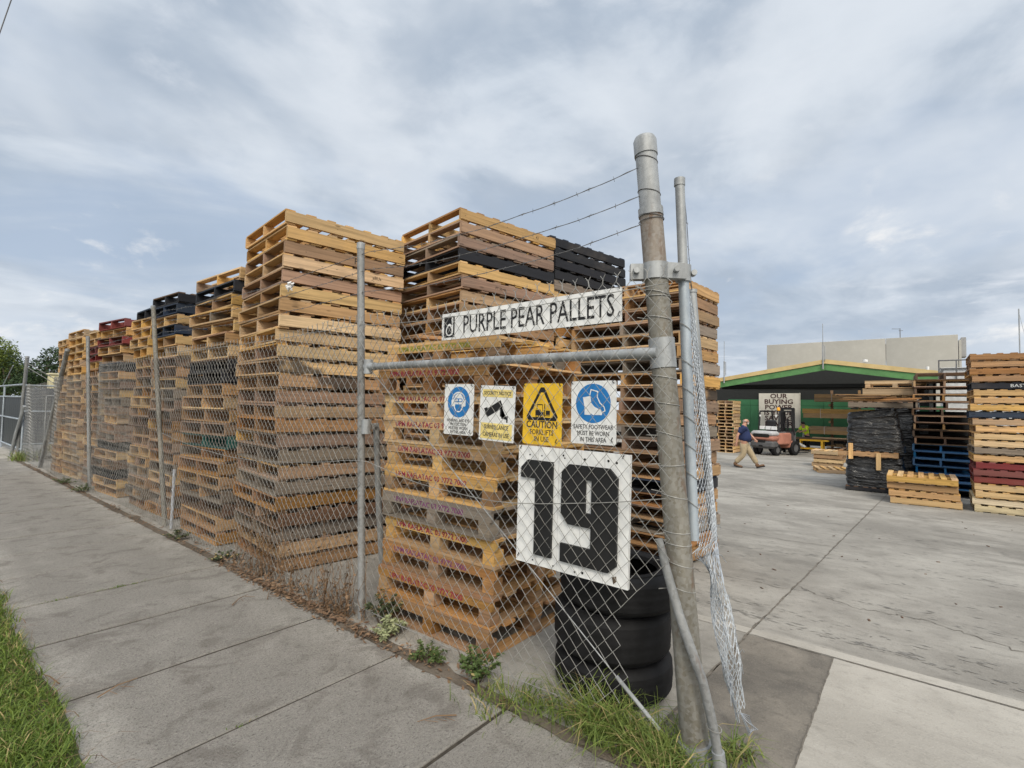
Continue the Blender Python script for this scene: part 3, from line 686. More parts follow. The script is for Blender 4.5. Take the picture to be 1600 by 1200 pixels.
# ================================================================== FENCE
def chain(mb, surf, s0, s1, t0, t1, w=.09, h=.1, r=.0021, keep=None, jit=.004, n=4, normal=Vector((-1, 0, 0))):
    nk = int((s1-s0)/(w/2)); nj = int((t1-t0)/(h/2))
    for k in range(nk):
        run = []
        for j in range(nj+1):
            s = s0+w/2*(k+((j+k) % 2)); t = t0+j*h/2
            if keep and not keep(s, t):
                if len(run) > 1: mb.tube(run, r, n, smooth=True)
                run = []; continue
            jj = mnoise.noise_vector(Vector((round(s/(w/2))*1.37, j*1.71, 2.2)))*jit
            p = Vector(surf(s, t))+jj+normal*(r*.8*(1 if k % 2 else -1))
            run.append(p)
        if len(run) > 1: mb.tube(run, r, n, smooth=True)
        if not keep or keep(s0+w/2*(k+1), t1):     # twisted barb tips along the top edge
            if k % 2 == 0 and run:
                e = run[-1]; q = e+Vector((0, random.uniform(-.006, .006), .03)); mb.tube([e, q], r*1.5, n); mb.tube([q, q+Vector((random.uniform(-.01, .01), -.016, .026))], r, n); mb.tube([q, q+Vector((0, .018, .022))], r, n)

def barbwire(mb, pts, sag=.05, r=.0022, seg=26, barb=.13):
    for i in range(len(pts)-1):
        a, c = Vector(pts[i]), Vector(pts[i+1]); L_ = (c-a).length; seg_ = max(6, int(L_/.08)); line = []
        for k in range(seg_+1):
            f = k/seg_; p = a.lerp(c, f); p.z -= sag*4*f*(1-f)*min(1, L_/3); p += mnoise.noise_vector(p*3.3)*.008; line.append(p)
        mb.tube(line, r, 4)
        # second strand twisted round the first
        mb.tube([p+Vector((.003*math.cos(k*2.1), 0, .003*math.sin(k*2.1))) for k, p in enumerate(line)], r*.8, 3)
        nb = int(L_/barb)
        for k in range(nb):
            q = line[min(seg_, int((k+.5)/nb*seg_))]
            for a_ in (random.random()*6, random.random()*6):
                d = Vector((math.cos(a_)*.6, .25, math.sin(a_)))*.016
                mb.tube([q-d, q+d], .0013, 3)

def post_mb(p0, p1, r, n=14):
    b = MB(); b.tube([p0, Vector(p0).lerp(Vector(p1), .5), p1], r, n); return b

FX = 2.5
fence = thing('chain_link_fence', 'long galvanised chain link fence with barbed wire beside the footpath', 'fence', (FX, 3.6, 0))
def fp(name, mb, mats): 
    o = part(name, mb, mats, fence); o.location = (-FX, -3.6, 0); return o
posts = [((2.53, 3.57, -.05), (2.52, 3.74, 3.12)), ((2.53, 8.18, -.05), (2.52, 9.12, 3.17)), ((2.53, 12.3, -.05), (2.52, 13.05, 2.98)),
         ((2.53, 17.2, -.05), (2.50, 14.7, 2.82)), ((2.5, 20.4, -.05), (2.5, 19.75, 2.9))]
for i, (p0, p1) in enumerate(posts):
    o = fp('post', post_mb(p0, p1, .031 if i < 3 else .045), M['steel_dark'] if i != 1 else M['steel_rust'])
    b = MB(); q = Vector(p1); b.tube([q-Vector((0, 0, .04)), q+Vector((0, 0, .012)), q+Vector((0, 0, .02))], [.035 if i < 3 else .049]*2+[.02], 14)
    c = part('post_cap', b, M['steel'], o)
def fsurf(amp, tl=2.46):
    def f(s, t):
        x = FX+amp*mnoise.noise(Vector((s*.8, t*.9, 7)))+.012*mnoise.noise(Vector((s*3, t*2, 1)))
        z = t+(.03*mnoise.noise(Vector((s*.9, 0, 5)))+.015*mnoise.noise(Vector((s*3.1, 1, 5))))*(t/tl)
        return (x, s, z)
    return f
bot_edge = [(0.0, 1.50), (.12, 1.36), (.22, 1.22), (.33, 1.17), (.45, 1.22), (.6, 1.24), (.72, 1.17), (.85, 1.06), (.95, .98), (1.1, .9)]
def torn(s, t):
    if t > 1.0: return True
    for (ta, sa), (tb, sb) in zip(bot_edge, bot_edge[1:]):
        if ta <= t <= tb: return s > sa+(sb-sa)*(t-ta)/(tb-ta)
    return s > 1.5
b = MB(); random.seed(3)
chain(b, fsurf(.02), 0.98, 3.58, .0, 2.46, keep=torn)
# one cut strand springing loose
fp('wire_mesh', b, M['wire'])
for (ya, yb, top) in ((3.60, 8.45, 2.45), (8.45, 11.93, 2.38), (11.93, 15.9, 2.2), (15.9, 19.69, 2.08)):
    b = MB(); am = .035 if ya < 8 else .07
    def fs(s, t, ya=ya, yb=yb, top=top, am=am):
        f = (s-ya)/(yb-ya); k = t/2.45
        sag = .05*math.sin(math.pi*f)*k
        lean = .10*math.sin(math.pi*f)*(k**2) if ya > 8 else 0
        x = FX-lean+am*mnoise.noise(Vector((s*.7, t*.8, ya)))
        return (x, s, t*top/2.45-sag+.03*mnoise.noise(Vector((s*1.1, 0, 5)))*k)
    chain(b, fs, ya, yb, 0, 2.45, r=.0024)
    fp('wire_mesh', b, M['wire'])
b = MB(); b.tube([(2.535, 3.59, 2.06), (2.54, 2.2, 2.055), (2.56, 1.08, 2.05)],   .0285, 12); fp('rail', b, M['steel'])
b = MB(); b.tube([(2.53, 3.62, 2.06), (2.53, 3.5, 2.06)], .034, 10); b.tube([(2.53, 3.59, 2.0), (2.53, 3.59, 2.12)], .037, 12); fp('rail_coupling', b, M['steel'])
b = MB(); b.tube([(2.535, 3.56, 2.03), (2.55, 2.3, 1.08), (2.56, 1.12, .16)], .0032, 6)
fp('brace_rod', b, M['steel'])
b = MB(); b.tube([(2.56, 1.30, .30), (2.57, 1.06, .11)], .011, 8); fp('turnbuckle', b, M['steel'])
b = MB(); b.tube([(2.72, 3.72, 1.58), (2.78, 3.72, .8), (2.86, 3.70, -.05)], .027, 12); b.tube([(2.54, 3.64, 1.55), (2.73, 3.72, 1.55)], .022, 10); fp('brace_pipe', b, M['steel_dark'])
b = MB(); b.tube([(2.53, 3.59, 1.50), (2.53, 3.59, 1.62)], .040, 12); b.box((2.56, 3.62, 1.56), (.09, .07, .05)); fp('brace_clamp', b, M['steel'])
b = MB(); b.tube([(2.5, 19.72, 1.5), (2.42, 20.2, .7), (2.36, 20.5, -.05)], .045, 10); fp('brace_pipe', b, M['steel'])
big_b, big_t = Vector((2.62, .885, -.05)), Vector((2.62, 1.185, 3.24))
def onbig(z): return big_b.lerp(big_t, (z+.05)/3.29)
for i in range(3):
    zb = (3.05, 2.90, 2.72)[i]; q = onbig((3.09, 2.93, 2.77)[i])
    b = MB(); random.seed(40+i)
    barbwire(b, [(q.x-.05, q.y+.02, q.z), (2.51, 3.6, zb-.02)], .10)
    barbwire(b, [(2.51, 3.6, zb-.02), (2.5, 8.6, (3.05, 2.9, 2.74)[i]), (2.5, 11.94, (2.9, 2.78, 2.62)[i]), (2.49, 15.4, (2.7, 2.55, 2.42)[i]), (2.48, 19.7, (2.85, 2.7, 2.5)[i])], .07, seg=60, barb=.16)
    fp('barbed_wire', b, M['barb'])
for i, (za, zb, zc_, sg) in enumerate(((2.40, 2.42, 2.38, .03), (1.30, 1.28, 1.2, .16), (.10, .12, .1, .0))):
    b = MB(); line = []
    for k in range(60):
        y = 1.0+k/59*(8.4-1.0); f = (y-1.0)/2.6 if y < 3.6 else (y-3.6)/4.8
        if i == 2 and y < 1.45: continue
        line.append(Vector((FX-.006+.008*mnoise.noise(Vector((y*2, i, 0))), y, (za if y < 3.6 else zb)-sg*math.sin(math.pi*min(1, f))+.012*mnoise.noise(Vector((y*2.2, i*4, 3))))))
    b.tube(line, .0026, 5); fp('tension_wire', b, M['wire'])

# ---- gate post with caps, bands, tie wires
gp = thing('gate_post', 'thick leaning galvanised gate post at the yard entrance', 'post', tuple(onbig(0)))
def gpp(name, mb, mats):
    o = part(name, mb, mats, gp); o.location = -onbig(0); return o
b = MB(); b.tube([onbig(-.05), onbig(.9), onbig(2.0), onbig(2.5)], [.069, .066, .063, .0625], 24); gpp('lower_pipe', b, M['steel_rust'])
b = MB(); b.tube([onbig(2.5), onbig(2.84)], [.0625, .062], 24); gpp('rusted_pipe', b, M['steel_orange'])
b = MB(); b.tube([onbig(2.835), onbig(3.2)], .0585, 24); gpp('upper_pipe', b, M['steel'])
b = MB(); b.tube([onbig(3.17), onbig(3.255), onbig(3.275), onbig(3.282)], [.064, .064, .055, .02], 24); gpp('post_cap', b, M['steel'])
b = MB(); b.tube([onbig(2.815), onbig(2.86)], .0675, 24); gpp('pipe_collar', b, M['steel'])
b = MB(); b.tube([onbig(1.97), onbig(2.13)], .0695, 24)
gpp('rail_collar', b, M['steel'])
b = MB(); b.tube([onbig(2.1)+Vector((-.02, .02, -.05)), onbig(2.1)+Vector((-.04, .12, -.05))], .036, 14); gpp('rail_socket', b, M['steel'])
b = MB(); b.tube([onbig(-.05), onbig(.10)], .083, 20); gpp('base_collar', b, M['steel'])
stile_t, stile_b = Vector((2.735, 1.03, 3.03)), Vector((2.735, .945, 1.06))
cz = 2.50
b = MB(); q = onbig(cz); sq = stile_b.lerp(stile_t, (cz-1.06)/(3.03-1.06))
b.tube([q-Vector((0, 0, .045)), q+Vector((0, 0, .045))], .074, 24)
dd = (q-sq).normalized(); dd.z = 0
left = q+Vector((-.35, .55, 0)).normalized()*.10
b.box(tuple(left), (.05, .075, .085), rz(math.atan2(.55, -.35)-math.pi/2))
mid = (q+sq)/2; b.box(tuple(mid+Vector((-.02, -.03, 0))), (.13, .05, .085), rz(math.atan2(sq.y-q.y, sq.x-q.x)))
b.tube([sq-Vector((0, 0, .045)), sq+Vector((0, 0, .045))], .042, 16)
o = gpp('clamp', b, M['steel'])
b = MB()
for c_ in (left+Vector((-.03, -.01, .0)), mid+Vector((-.05, -.06, 0)), sq+Vector((.02, -.05, 0))):
    b.tube([c_+Vector((.02, .012, 0)), c_+Vector((-.02, -.012, 0))], .016, 8)
b2 = part('bolt', b, M['steel'], o)
random.seed(14); 
for z in (2.38, 2.36, 2.24, 2.12, 1.92, 1.78, 1.62, 1.46, 1.30, 1.12, 1.06, .96, .84, 3.14, 2.95, 2.79, 2.81):
    b = MB(); c_ = onbig(z); rr = .067 if z < 2.85 else .061; tl = random.uniform(-.25, .1); line = []
    for k in range(21):
        a = R(-115)+R(250)*k/20+R(90)
        d = Vector((-math.cos(a-R(58)), -math.sin(a-R(58)), 0))
        line.append(c_+d*rr+Vector((0, 0, tl*rr*math.sin(a-R(90))*1.2)))
    if z < 2.5: line.append(Vector((FX+.005, line[-1].y+.09, z+random.uniform(-.02, .05))))
    b.tube(line, .0024, 5); gpp('tie_wire', b, M['wire'] if z < 2.5 else M['barb'])

# ---- gate leaf folded back, its mesh torn loose and bunched
gate = thing('chain_link_gate', 'narrow folded chain link gate with crumpled mesh hanging behind the thick post', 'gate', (2.735, .95, 0))
def gtp(name, mb, mats):
    o = part(name, mb, mats, gate); o.location = (-2.735, -.95, 0); return o
b = MB(); b.tube([stile_b, stile_b.lerp(stile_t, .75)], .0285, 16, caps=False); b.tube([stile_b+Vector((0, 0, .004)), stile_b+Vector((0, 0, .02))], .024, 12, mi=1); gtp('stile', b, [M['steel_blue'], M['hole']])
b = MB(); b.tube([stile_b.lerp(stile_t, .73), stile_t], .026, 16); gtp('stile_extension', b, M['steel'])
b = MB(); b.tube([stile_t-Vector((0, 0, .03)), stile_t+Vector((0, 0, .012)), stile_t+Vector((0, 0, .016))], [.030, .030, .02], 14); gtp('stile_cap', b, M['steel'])
far_t, far_b = Vector((3.30, 1.155, 2.52)), Vector((3.30, 1.02, 1.0))
b = MB(); b.tube([far_b, far_t], .026, 14); b.tube([far_t, far_t+Vector((0, 0, .02))], .031, 14); gtp('stile', b, M['steel'])
b = MB()
stile0 = lambda z: stile_b.lerp(stile_t, (z-1.06)/1.97)
farp = lambda z: far_b.lerp(far_t, (z-1.0)/1.62)
def gsurf(s, t):      # s 0..1 across, t height
    z = t
    if z > 1.0:
        a = stile0(z)+Vector((.03, -.01, 0)); c = farp(z)
        bulge = .055*math.sin(math.pi*s)*min(1, (2.5-z))
        p = a.lerp(c, s)+Vector((0, -bulge, 0))
    else:             # bunched tail swinging out towards the entrance
        f = (1.0-z)/.95
        cen = Vector((2.95, .93, z)).lerp(Vector((2.98, .775, z)), f)
        wd = .055*(1-f)**.7+.014+.05*math.exp(-((f-.55)/.18)**2)
        ang = s*5.5
        p = cen+Vector((math.cos(ang)*wd*.9, math.sin(ang)*wd*.45-(s-.5)*.03, 0))
        top = stile0(1.02).lerp(farp(1.0), s)+Vector((0, -.05*math.sin(math.pi*s), 0)); top.z = z
        k = min(1, f*4.5); p = top.lerp(p, k*k*(3-2*k))
    p += mnoise.noise_vector(Vector((s*9, t*7, 3)))*(.010 if z > 1 else .022)
    return p
random.seed(9)
nk = 34
for k in range(nk):
    run = []
    for j in range(0, 100):
        t = 2.46-j*.0245
        if t < .06+.25*abs(k/nk-.5): break
        s = (k+((j+k) % 2))/nk; run.append(gsurf(min(1, s), t))
    b.tube(run, .0022, 3)
for k in range(26):   # frayed ends
    z = random.uniform(.15, 1.3); p = Vector(gsurf(random.random(), z)); d = Vector((random.uniform(-.1, .6), random.uniform(-.6, .1), random.uniform(-.9, .3)))*random.uniform(.04, .11)
    b.tube([p, p+d*.6+Vector((0, 0, .02)), p+d], .0019, 3)
p0 = Vector((2.98, .775, .12)); 
for k in range(4):
    b.tube([p0, p0+Vector((.02*k, -.03, -.03)), p0+Vector((.03, -.08+.01*k, -.07)), p0+Vector((-.02, -.05, -.06-.01*k)), p0], .0022, 3)
gtp('wire_mesh', b, M['wire_blue'])
for i in range(2):
    b = MB(); barbwire(b, [stile_t+Vector((.02, -.02, -.08-.3*i)), farp(2.6)+Vector((0, 0, .03))], .04); gtp('barbed_wire', b, M['barb'])
for z in (2.2, 2.0, 1.85, 1.7, 1.55, 1.4, 1.25):
    b = MB(); c_ = stile0(z); line = [c_+Vector((-math.cos(R(-70+14*k)+.6)*.033, -math.sin(R(-70+14*k)+.6)*.033, -.025*math.sin(R(14*k-70)))) for k in range(11)]
    b.tube(line, .0022, 4); gtp('tie_wire', b, M['wire'])
# bent pipe leaning on the big post
bp = thing('bent_pipe', 'bent flattened grey pipe leaning against the thick gate post', 'pipe', (2.5, .8, 0))
b = MB(); pts = [(2.515, 1.045, 1.09), (2.52, 1.01, .95), (2.525, .945, .74), (2.525, .89, .6), (2.53, .83, .45), (2.54, .795, .3), (2.57, .765, .1), (2.58, .755, -.03)]
b.tube(pts, [.018, .022, .023, .024, .023, .023, .022, .022], 12)
o = part('pipe', b, M['steel_dark'], bp); o.location = (-2.5, -.8, 0)
b = MB(); b.tube([(2.565, .768, .13), (2.582, .756, -.03)], .030, 12); o = part('pipe_sleeve', b, M['steel'], bp); o.location = (-2.5, -.8, 0)
b = MB(); b.tube([Vector((2.553, .783, .24))+Vector((math.cos(a)*.034, math.sin(a)*.034, .006*math.sin(a))) for a in np.linspace(0, 6.6, 20)], .0024, 4)
o = part('tie_wire', b, M['wire'], bp); o.location = (-2.5, -.8, 0)

# ---- far end: cross fence, sheet gate, cream box
cf = thing('chain_link_fence', 'short bluish chain link panel across the far end of the pallet row', 'fence', (2.5, 19.75, 0))
def cfp(name, mb, mats):
    o = part(name, mb, mats, cf); o.location = (-2.5, -19.75, 0); return o
b = MB(); chain(b, lambda s, t: (s, 19.75+.02*mnoise.noise(Vector((s, t, 0))), t), 2.52, 5.0, .35, 2.05, .06, .065, .0022, normal=Vector((0, -1, 0))); cfp('wire_mesh', b, M['wire'])
b = MB(); chain(b, lambda s, t: (s, 19.83+.02*mnoise.noise(Vector((s, t, 4))), t), 2.52, 5.0, .4, 2.05, .06, .065, .0022, normal=Vector((0, -1, 0))); cfp('wire_mesh', b, M['wire'])
for z in (2.09, 1.35, .42):
    b = MB(); b.tube([(2.5, 19.75, z), (5.0, 19.75, z)], .022, 8); cfp('rail', b, M['steel_blue'])
b = MB(); b.tube([(2.95, 19.72, .4), (2.95, 19.72, 1.8)], .016, 8); b.tube([(2.95, 19.72, 1.8), (3.6, 19.72, 1.82)], .016, 8); cfp('frame', b, M['steel'])
b = MB(); b.box((3.78, 19.95, 1.2), (2.5, .03, 1.65)); cfp('backing_sheet', b, plain('blue_grey_sheet', (0.10, 0.12, 0.15), .6))
b = MB(); b.tube([(2.5, 19.7, 2.72), (3.6, 19.72, 1.95)], .011, 6); b.tube([(2.5, 19.7, 2.6), (3.4, 19.72, 1.95)], .011, 6); cfp('stay_wire', b, M['wire'])
sg = thing('sliding_gate', 'dark charcoal sheet metal gate beyond the far fence post', 'gate', (2.5, 20, 0))
def sgp(name, mb, mats):
    o = part(name, mb, mats, sg); o.location = (-2.5, -20, 0); return o
gm = plain('charcoal_sheet', (0.022, 0.027, 0.03), .45, var=.15)
b = MB()
for k in range(56): b.box((2.56+(.0015 if k % 2 else 0), 20.1+k*.2+.1, 1.0), (.012, .199, 1.5))
sgp('sheet', b, gm)
for z in (2.12, 1.76, 1.1, .25):
    b = MB(); b.tube([(2.53, 20.0, z), (2.53, 31.5, z)], .026, 8); sgp('rail', b, M['steel_blue'])
for y in (20.05, 24, 28, 31.5):
    b = MB(); b.tube([(2.53, y, .06), (2.53, y, 2.14)], .026, 8); sgp('gate_stile', b, M['steel_blue'])
b = MB(); b.tube([(2.53, 22.5, 2.75), (2.53, 24.6, 2.1)], .012, 6); sgp('stay_wire', b, M['wire_blue'])
cr = thing('cream_cabinet', 'small cream metal cabinet between far fence and pallet stacks', 'cabinet', (3.75, 22.3, 0))
b = MB(); b.rbox((0, 0, 1.25), (.75, .6, 2.5), .03); part('cabinet_body', b, plain('cream_paint', (.62, .56, .33), .5), cr)
b = MB(); b.box((0, 0, 2.53), (.82, .66, .05)); part('lid', b, plain('cream_paint_lid', (.66, .6, .4), .5), cr)
b = MB(); b.tube([(2.55, 8.0, .80), (2.54, 7.97, .4), (2.53, 7.95, .0)], .018, 8)
o = link_obj('plastic_pipe', b.mesh('plastic_pipe', M['pipeplastic'])); tag(o, 'pale grey plastic pipe leaning by the rusty second fence post', 'pipe')
b = MB(); random.seed(3)
for k in range(7):
    c_ = Vector((2.57, 4.98+random.uniform(-.05, .09), 2.965+random.uniform(-.03, .03))); b.tube([c_, c_+Vector((-.03, random.uniform(-.04, .04), -.02)), c_+Vector((-.01, random.uniform(-.06, .06), -.05))], [.007, .013, .004], 6)
o = link_obj('plastic_scrap', b.mesh('plastic_scrap', M['white'])); tag(o, 'crumpled white plastic scrap caught in tallest stack near its top', 'scrap')

# ================================================================== SIGNS
def smat(y0, zz, x=2.53, tilt=0.0, lean=0.0):
    """local x runs to the right in the photo (world -Y), local y up, facing the footpath"""
    m_ = Matrix(((0, 0, -1, 0), (-1, 0, 0, 0), (0, 1, 0, 0), (0, 0, 0, 1)))
    return Matrix.Translation((x, y0, zz)) @ m_ @ Matrix.Rotation(tilt, 4, 'Z') @ Matrix.Rotation(lean, 4, 'X')
I4 = Matrix.Identity(4)
def rrect(w_, h_, r=.012, n=4, cx=0, cy=0):
    out = []
    for sx, sy, a0 in ((1, 1, 0), (-1, 1, 90), (-1, -1, 180), (1, -1, 270)):
        for k in range(n+1):
            a = R(a0+90*k/n); out.append((cx+sx*(w_/2-r)+r*math.cos(a), cy+sy*(h_/2-r)+r*math.sin(a)))
    return out
def circ(cx, cy, r, n=36, ry_=None): return [(cx+r*math.cos(2*math.pi*k/n), cy+(ry_ or r)*math.sin(2*math.pi*k/n)) for k in range(n)]
def bentpanel(b, w_, h_, bend=0.0, mi=0, r=.012):
    b.prism(rrect(w_, h_, r), -.002, .002, I4, mi)
def sign(label, y0, y1, z0, z1, mats, tilt=0.0, x=2.53, name='safety_sign', lean=0.0):
    s = bpy.data.objects.new(name, None); COL.objects.link(s); tag(s, label, 'sign')
    s.matrix_world = smat((y0+y1)/2, (z0+z1)/2, x, tilt, lean); return s, abs(y0-y1), z1-z0
def ties(s, w_, h_, pts):
    b = MB()
    for (x, y) in pts: b.tube([(x, y, -.006), (x-.004, y+.012, .016), (x+.004, y+.03, .012)], .0028, 5)
    part('cable_tie', b, M['tie'], s)
# long name sign
s, W_, H_ = sign('long narrow white name sign with thin black capitals near the fence top', 2.70, 1.27, 2.225, 2.415, None, 0.008, 2.525, 'name_sign')
b = MB(); b.box((0, 0, 0), (W_, H_, .006)); part('panel', b, M['white'], s)
b = MB(); text_mb(b, 'PURPLE PEAR PALLETS', .185, I4, cx=.085, cy=-.006, sx=.645, z=.0032, depth=.002); part('lettering', b, M['black'], s)
b = MB(); lx = -W_/2+.085
b.prism([(lx-.06, -.078), (lx+.045, -.078), (lx+.045, .072), (lx-.06, .072)], .0032, .005, I4, 0)
b.prism([(lx-.004+.036*math.cos(a)*(1.0-.25*math.sin(a)), -.025+.044*math.sin(a)) for a in np.linspace(0, 2*math.pi, 30)[:-1]], .0052, .0062, I4, 1)
b.prism([(lx-.006+.024*math.cos(a)*(1.0-.25*math.sin(a)), -.028+.031*math.sin(a)) for a in np.linspace(0, 2*math.pi, 30)[:-1]], .0064, .0074, I4, 0)
b.prism([(lx+.022, -.05), (lx+.034, -.05), (lx+.034, .06), (lx+.026, .063), (lx+.016, .05), (lx+.022, .02)], .0065, .0075, I4, 1)
part('emblem', b, [M['black'], M['white']], s)
ties(s, W_, H_, [(-W_/2+.01, .06), (W_/2-.012, .085), (W_/2-.012, -.07), (-W_/2+.01, -.07)])
# 1: ear, eye, breathing protection
blueS = [M['white'], M['blue'], M['text']]
s, W_, H_ = sign('leftmost of four safety signs: blue circle with masked head pictogram', 2.66, 2.375, 1.545, 1.90, None, -.01, name='safety_sign')
b = MB(); bentpanel(b, W_, H_); part('panel', b, M['white'], s)
b = MB(); cy = .052; b.prism(circ(0, cy, .108), .0022, .0032, I4, 0)
b.prism([(x, y) for x, y in circ(0, cy-.006, .050, 28, .066)], .0034, .0042, I4, 1)
b.prism(rrect(.028, .05, .01, 3, -.055, cy-.006), .0035, .0045, I4, 1); b.prism(rrect(.028, .05, .01, 3, .055, cy-.006), .0035, .0045, I4, 1)
hb = [(.062*math.cos(a), cy+.022+.05*math.sin(a)) for a in np.linspace(0, math.pi, 14)]+[(.052*math.cos(a), cy+.022+.040*math.sin(a)) for a in np.linspace(math.pi, 0, 14)]
b.prism(hb, .0036, .0046, I4, 1)
b.prism(rrect(.078, .026, .011, 3, 0, cy+.012), .0046, .0052, I4, 0)
b.prism(rrect(.028, .015, .006, 3, -.019, cy+.012), .0054, .006, I4, 1); b.prism(rrect(.028, .015, .006, 3, .019, cy+.012), .0054, .006, I4, 1)
b.prism([(-.03, cy-.016), (.03, cy-.016), (.034, cy-.036), (.018, cy-.062), (-.018, cy-.062), (-.034, cy-.036)], .0046, .0052, I4, 0)
b.prism([(-.022, cy-.022), (.022, cy-.022), (.025, cy-.036), (.013, cy-.055), (-.013, cy-.055), (-.025, cy-.036)], .0054, .006, I4, 0)
part('pictogram', b, [M['blue'], M['white']], s)
b = MB()
for i, tx in enumerate(('HEARING AND EYE', 'PROTECTION', 'MUST BE WORN', 'IN THIS AREA')): text_mb(b, tx, .031, I4, cy=-.078-i*.027, sx=.82, z=.0022)
part('lettering', b, M['text'], s)
ties(s, W_, H_, [(-W_/2+.012, H_/2-.02), (W_/2-.012, H_/2-.02), (W_/2-.02, -H_/2+.012)])
# 2: surveillance
s, W_, H_ = sign('white and yellow security notice sign with black camera pictogram', 2.315, 2.015, 1.52, 1.885, None, -.035, name='security_sign')
b = MB(); bentpanel(b, W_, H_, r=.004); part('panel', b, M['white'], s)
b = MB(); b.prism(rrect(.26, .05, .003, 2, 0, .132), .0022, .003, I4); part('label_band', b, M['paleyellow'], s)
b = MB(); b.prism(rrect(.27, .105, .003, 2, 0, -.118), .0022, .003, I4); part('label_band', b, M['paleyellow'], s)
b = MB()
cm = Matrix.Rotation(R(28), 4, 'Z'); 
b.prism([(cm @ Vector((x-.0, y+.0, 0)))[:2] for x, y in [(-.085, .012), (.068, .012), (.068, .064), (-.085, .064)]], .0022, .0032, I4)
b.prism([(-.09, -.005), (-.065, .005), (-.085, .038), (-.112, .028)], .0034, .004, I4)
b.prism([(.03, .045), (.042, .045), (.042, -.03), (.085, -.036), (.085, -.055), (.096, -.055), (.096, -.012), (.085, -.012), (.085, -.025), (.03, -.018)], .0022, .0032, I4)
part('pictogram', b, M['black'], s)
b = MB(); text_mb(b, 'SECURITY NOTICE', .034, I4, cy=.132, sx=.82, z=.0032); text_mb(b, 'SURVEILLANCE', .040, I4, cy=-.092, sx=.78, z=.0032); text_mb(b, 'CAMERAS IN USE', .040, I4, cy=-.142, sx=.74, z=.0032)
part('lettering', b, M['text'], s)
ties(s, W_, H_, [(-W_/2+.012, H_/2-.02), (W_/2-.012, H_/2-.02)])
# 3: caution forklifts
s, W_, H_ = sign('yellow CAUTION FORKLIFTS IN USE sign with black warning triangle', 1.945, 1.655, 1.52, 1.895, None, -.012, name='caution_sign')
b = MB(); bentpanel(b, W_, H_); part('panel', b, M['yellow'], s)
b = MB()
def tri(r, cy): return [(r*math.cos(R(90+120*k+d)), cy+r*math.sin(R(90+120*k+d))) for k in range(3) for d in (-6, 6)]
b.prism(tri(.128, .036), .0022, .003, I4, 0); b.prism(tri(.096, .036), .0032, .0038, I4, 1)
cy = .01
b.prism([(-.048, cy-.02), (.014, cy-.02), (.014, cy+.002), (-.006, cy+.004), (-.012, cy+.018), (-.048, cy+.012)], .004, .0046, I4, 0)
b.prism([(-.040, cy+.014), (-.036, cy+.014), (-.032, cy+.044), (.002, cy+.044), (.006, cy+.004), (.010, cy+.004), (.006, cy+.050), (-.036, cy+.050)], .004, .0046, I4, 0)
b.prism([(.018, cy-.026), (.024, cy-.026), (.024, cy+.052), (.018, cy+.052)], .004, .0046, I4, 0); b.prism([(.024, cy-.022), (.062, cy-.022), (.062, cy-.017), (.024, cy-.017)], .004, .0046, I4, 0)
b.prism([(.030, cy-.014), (.060, cy-.014), (.060, cy+.012), (.030, cy+.012)], .004, .0046, I4, 0)
b.prism(circ(-.034, cy-.024, .012, 16), .0047, .0052, I4, 0); b.prism(circ(.002, cy-.024, .012, 16), .0047, .0052, I4, 0)
b.prism(circ(-.034, cy-.024, .005, 12), .0053, .0056, I4, 1); b.prism(circ(.002, cy-.024, .005, 12), .0053, .0056, I4, 1)
part('pictogram', b, [M['black'], M['yellow']], s)
b = MB(); text_mb(b, 'CAUTION', .060, I4, cy=-.066, sx=.86, z=.0022, bold=.0008); text_mb(b, 'FORKLIFTS', .045, I4, cy=-.113, sx=.82, z=.0022); text_mb(b, 'IN USE', .045, I4, cy=-.154, sx=.82, z=.0022)
part('lettering', b, M['text'], s)
ties(s, W_, H_, [(-W_/2+.012, H_/2-.02), (W_/2-.012, H_/2-.02), (W_/2-.03, -H_/2+.012)])
# 4: footwear
s, W_, H_ = sign('rightmost of four safety signs: blue circle with white boot, SAFETY FOOTWEAR', 1.59, 1.30, 1.545, 1.905, None, .006, name='safety_sign')
b = MB(); bentpanel(b, W_, H_); part('panel', b, M['white'], s)
b = MB(); cy = .052; b.prism(circ(0, cy, .112), .0022, .0032, I4, 0)
b.prism([(x, cy+y) for x, y in [(-.066, .034), (-.016, .042), (-.012, .004), (.010, -.020), (.048, -.036), (.060, -.054), (.058, -.066), (.0, -.066), (-.010, -.058), (-.018, -.066), (-.054, -.066), (-.054, -.02)]], .0034, .0042, I4, 1)
def stroke(b, pts, wd, z0, z1, mi):
    for (xa, ya), (xb, yb) in zip(pts, pts[1:]):
        d = Vector((xb-xa, yb-ya, 0)).normalized(); nx, ny = -d.y*wd/2, d.x*wd/2; ex, ey = d.x*wd/3, d.y*wd/3
        b.prism([(xa+nx-ex, ya+ny-ey), (xa-nx-ex, ya-ny-ey), (xb-nx+ex, yb-ny+ey), (xb+nx+ex, yb+ny+ey)], z0, z1, I4, mi); z0 += .00012; z1 += .00012
stroke(b, [(-.020, cy+.046), (-.012, cy+.078), (.032, cy+.066), (.028, cy+.036), (.046, cy+.002), (.072, cy-.020), (.078, cy-.042), (.062, cy-.05)], .006, .0044, .0052, 1)
part('pictogram', b, [M['blue'], M['white']], s)
b = MB()
for i, tx in enumerate(('SAFETY FOOTWEAR', 'MUST BE WORN', 'IN THIS AREA')): text_mb(b, tx, .036, I4, cy=-.083-i*.036, sx=.78, z=.0022)
part('lettering', b, M['text'], s)
ties(s, W_, H_, [(-W_/2+.012, H_/2-.02), (W_/2-.012, H_/2-.02), (W_/2-.02, -H_/2+.015)])
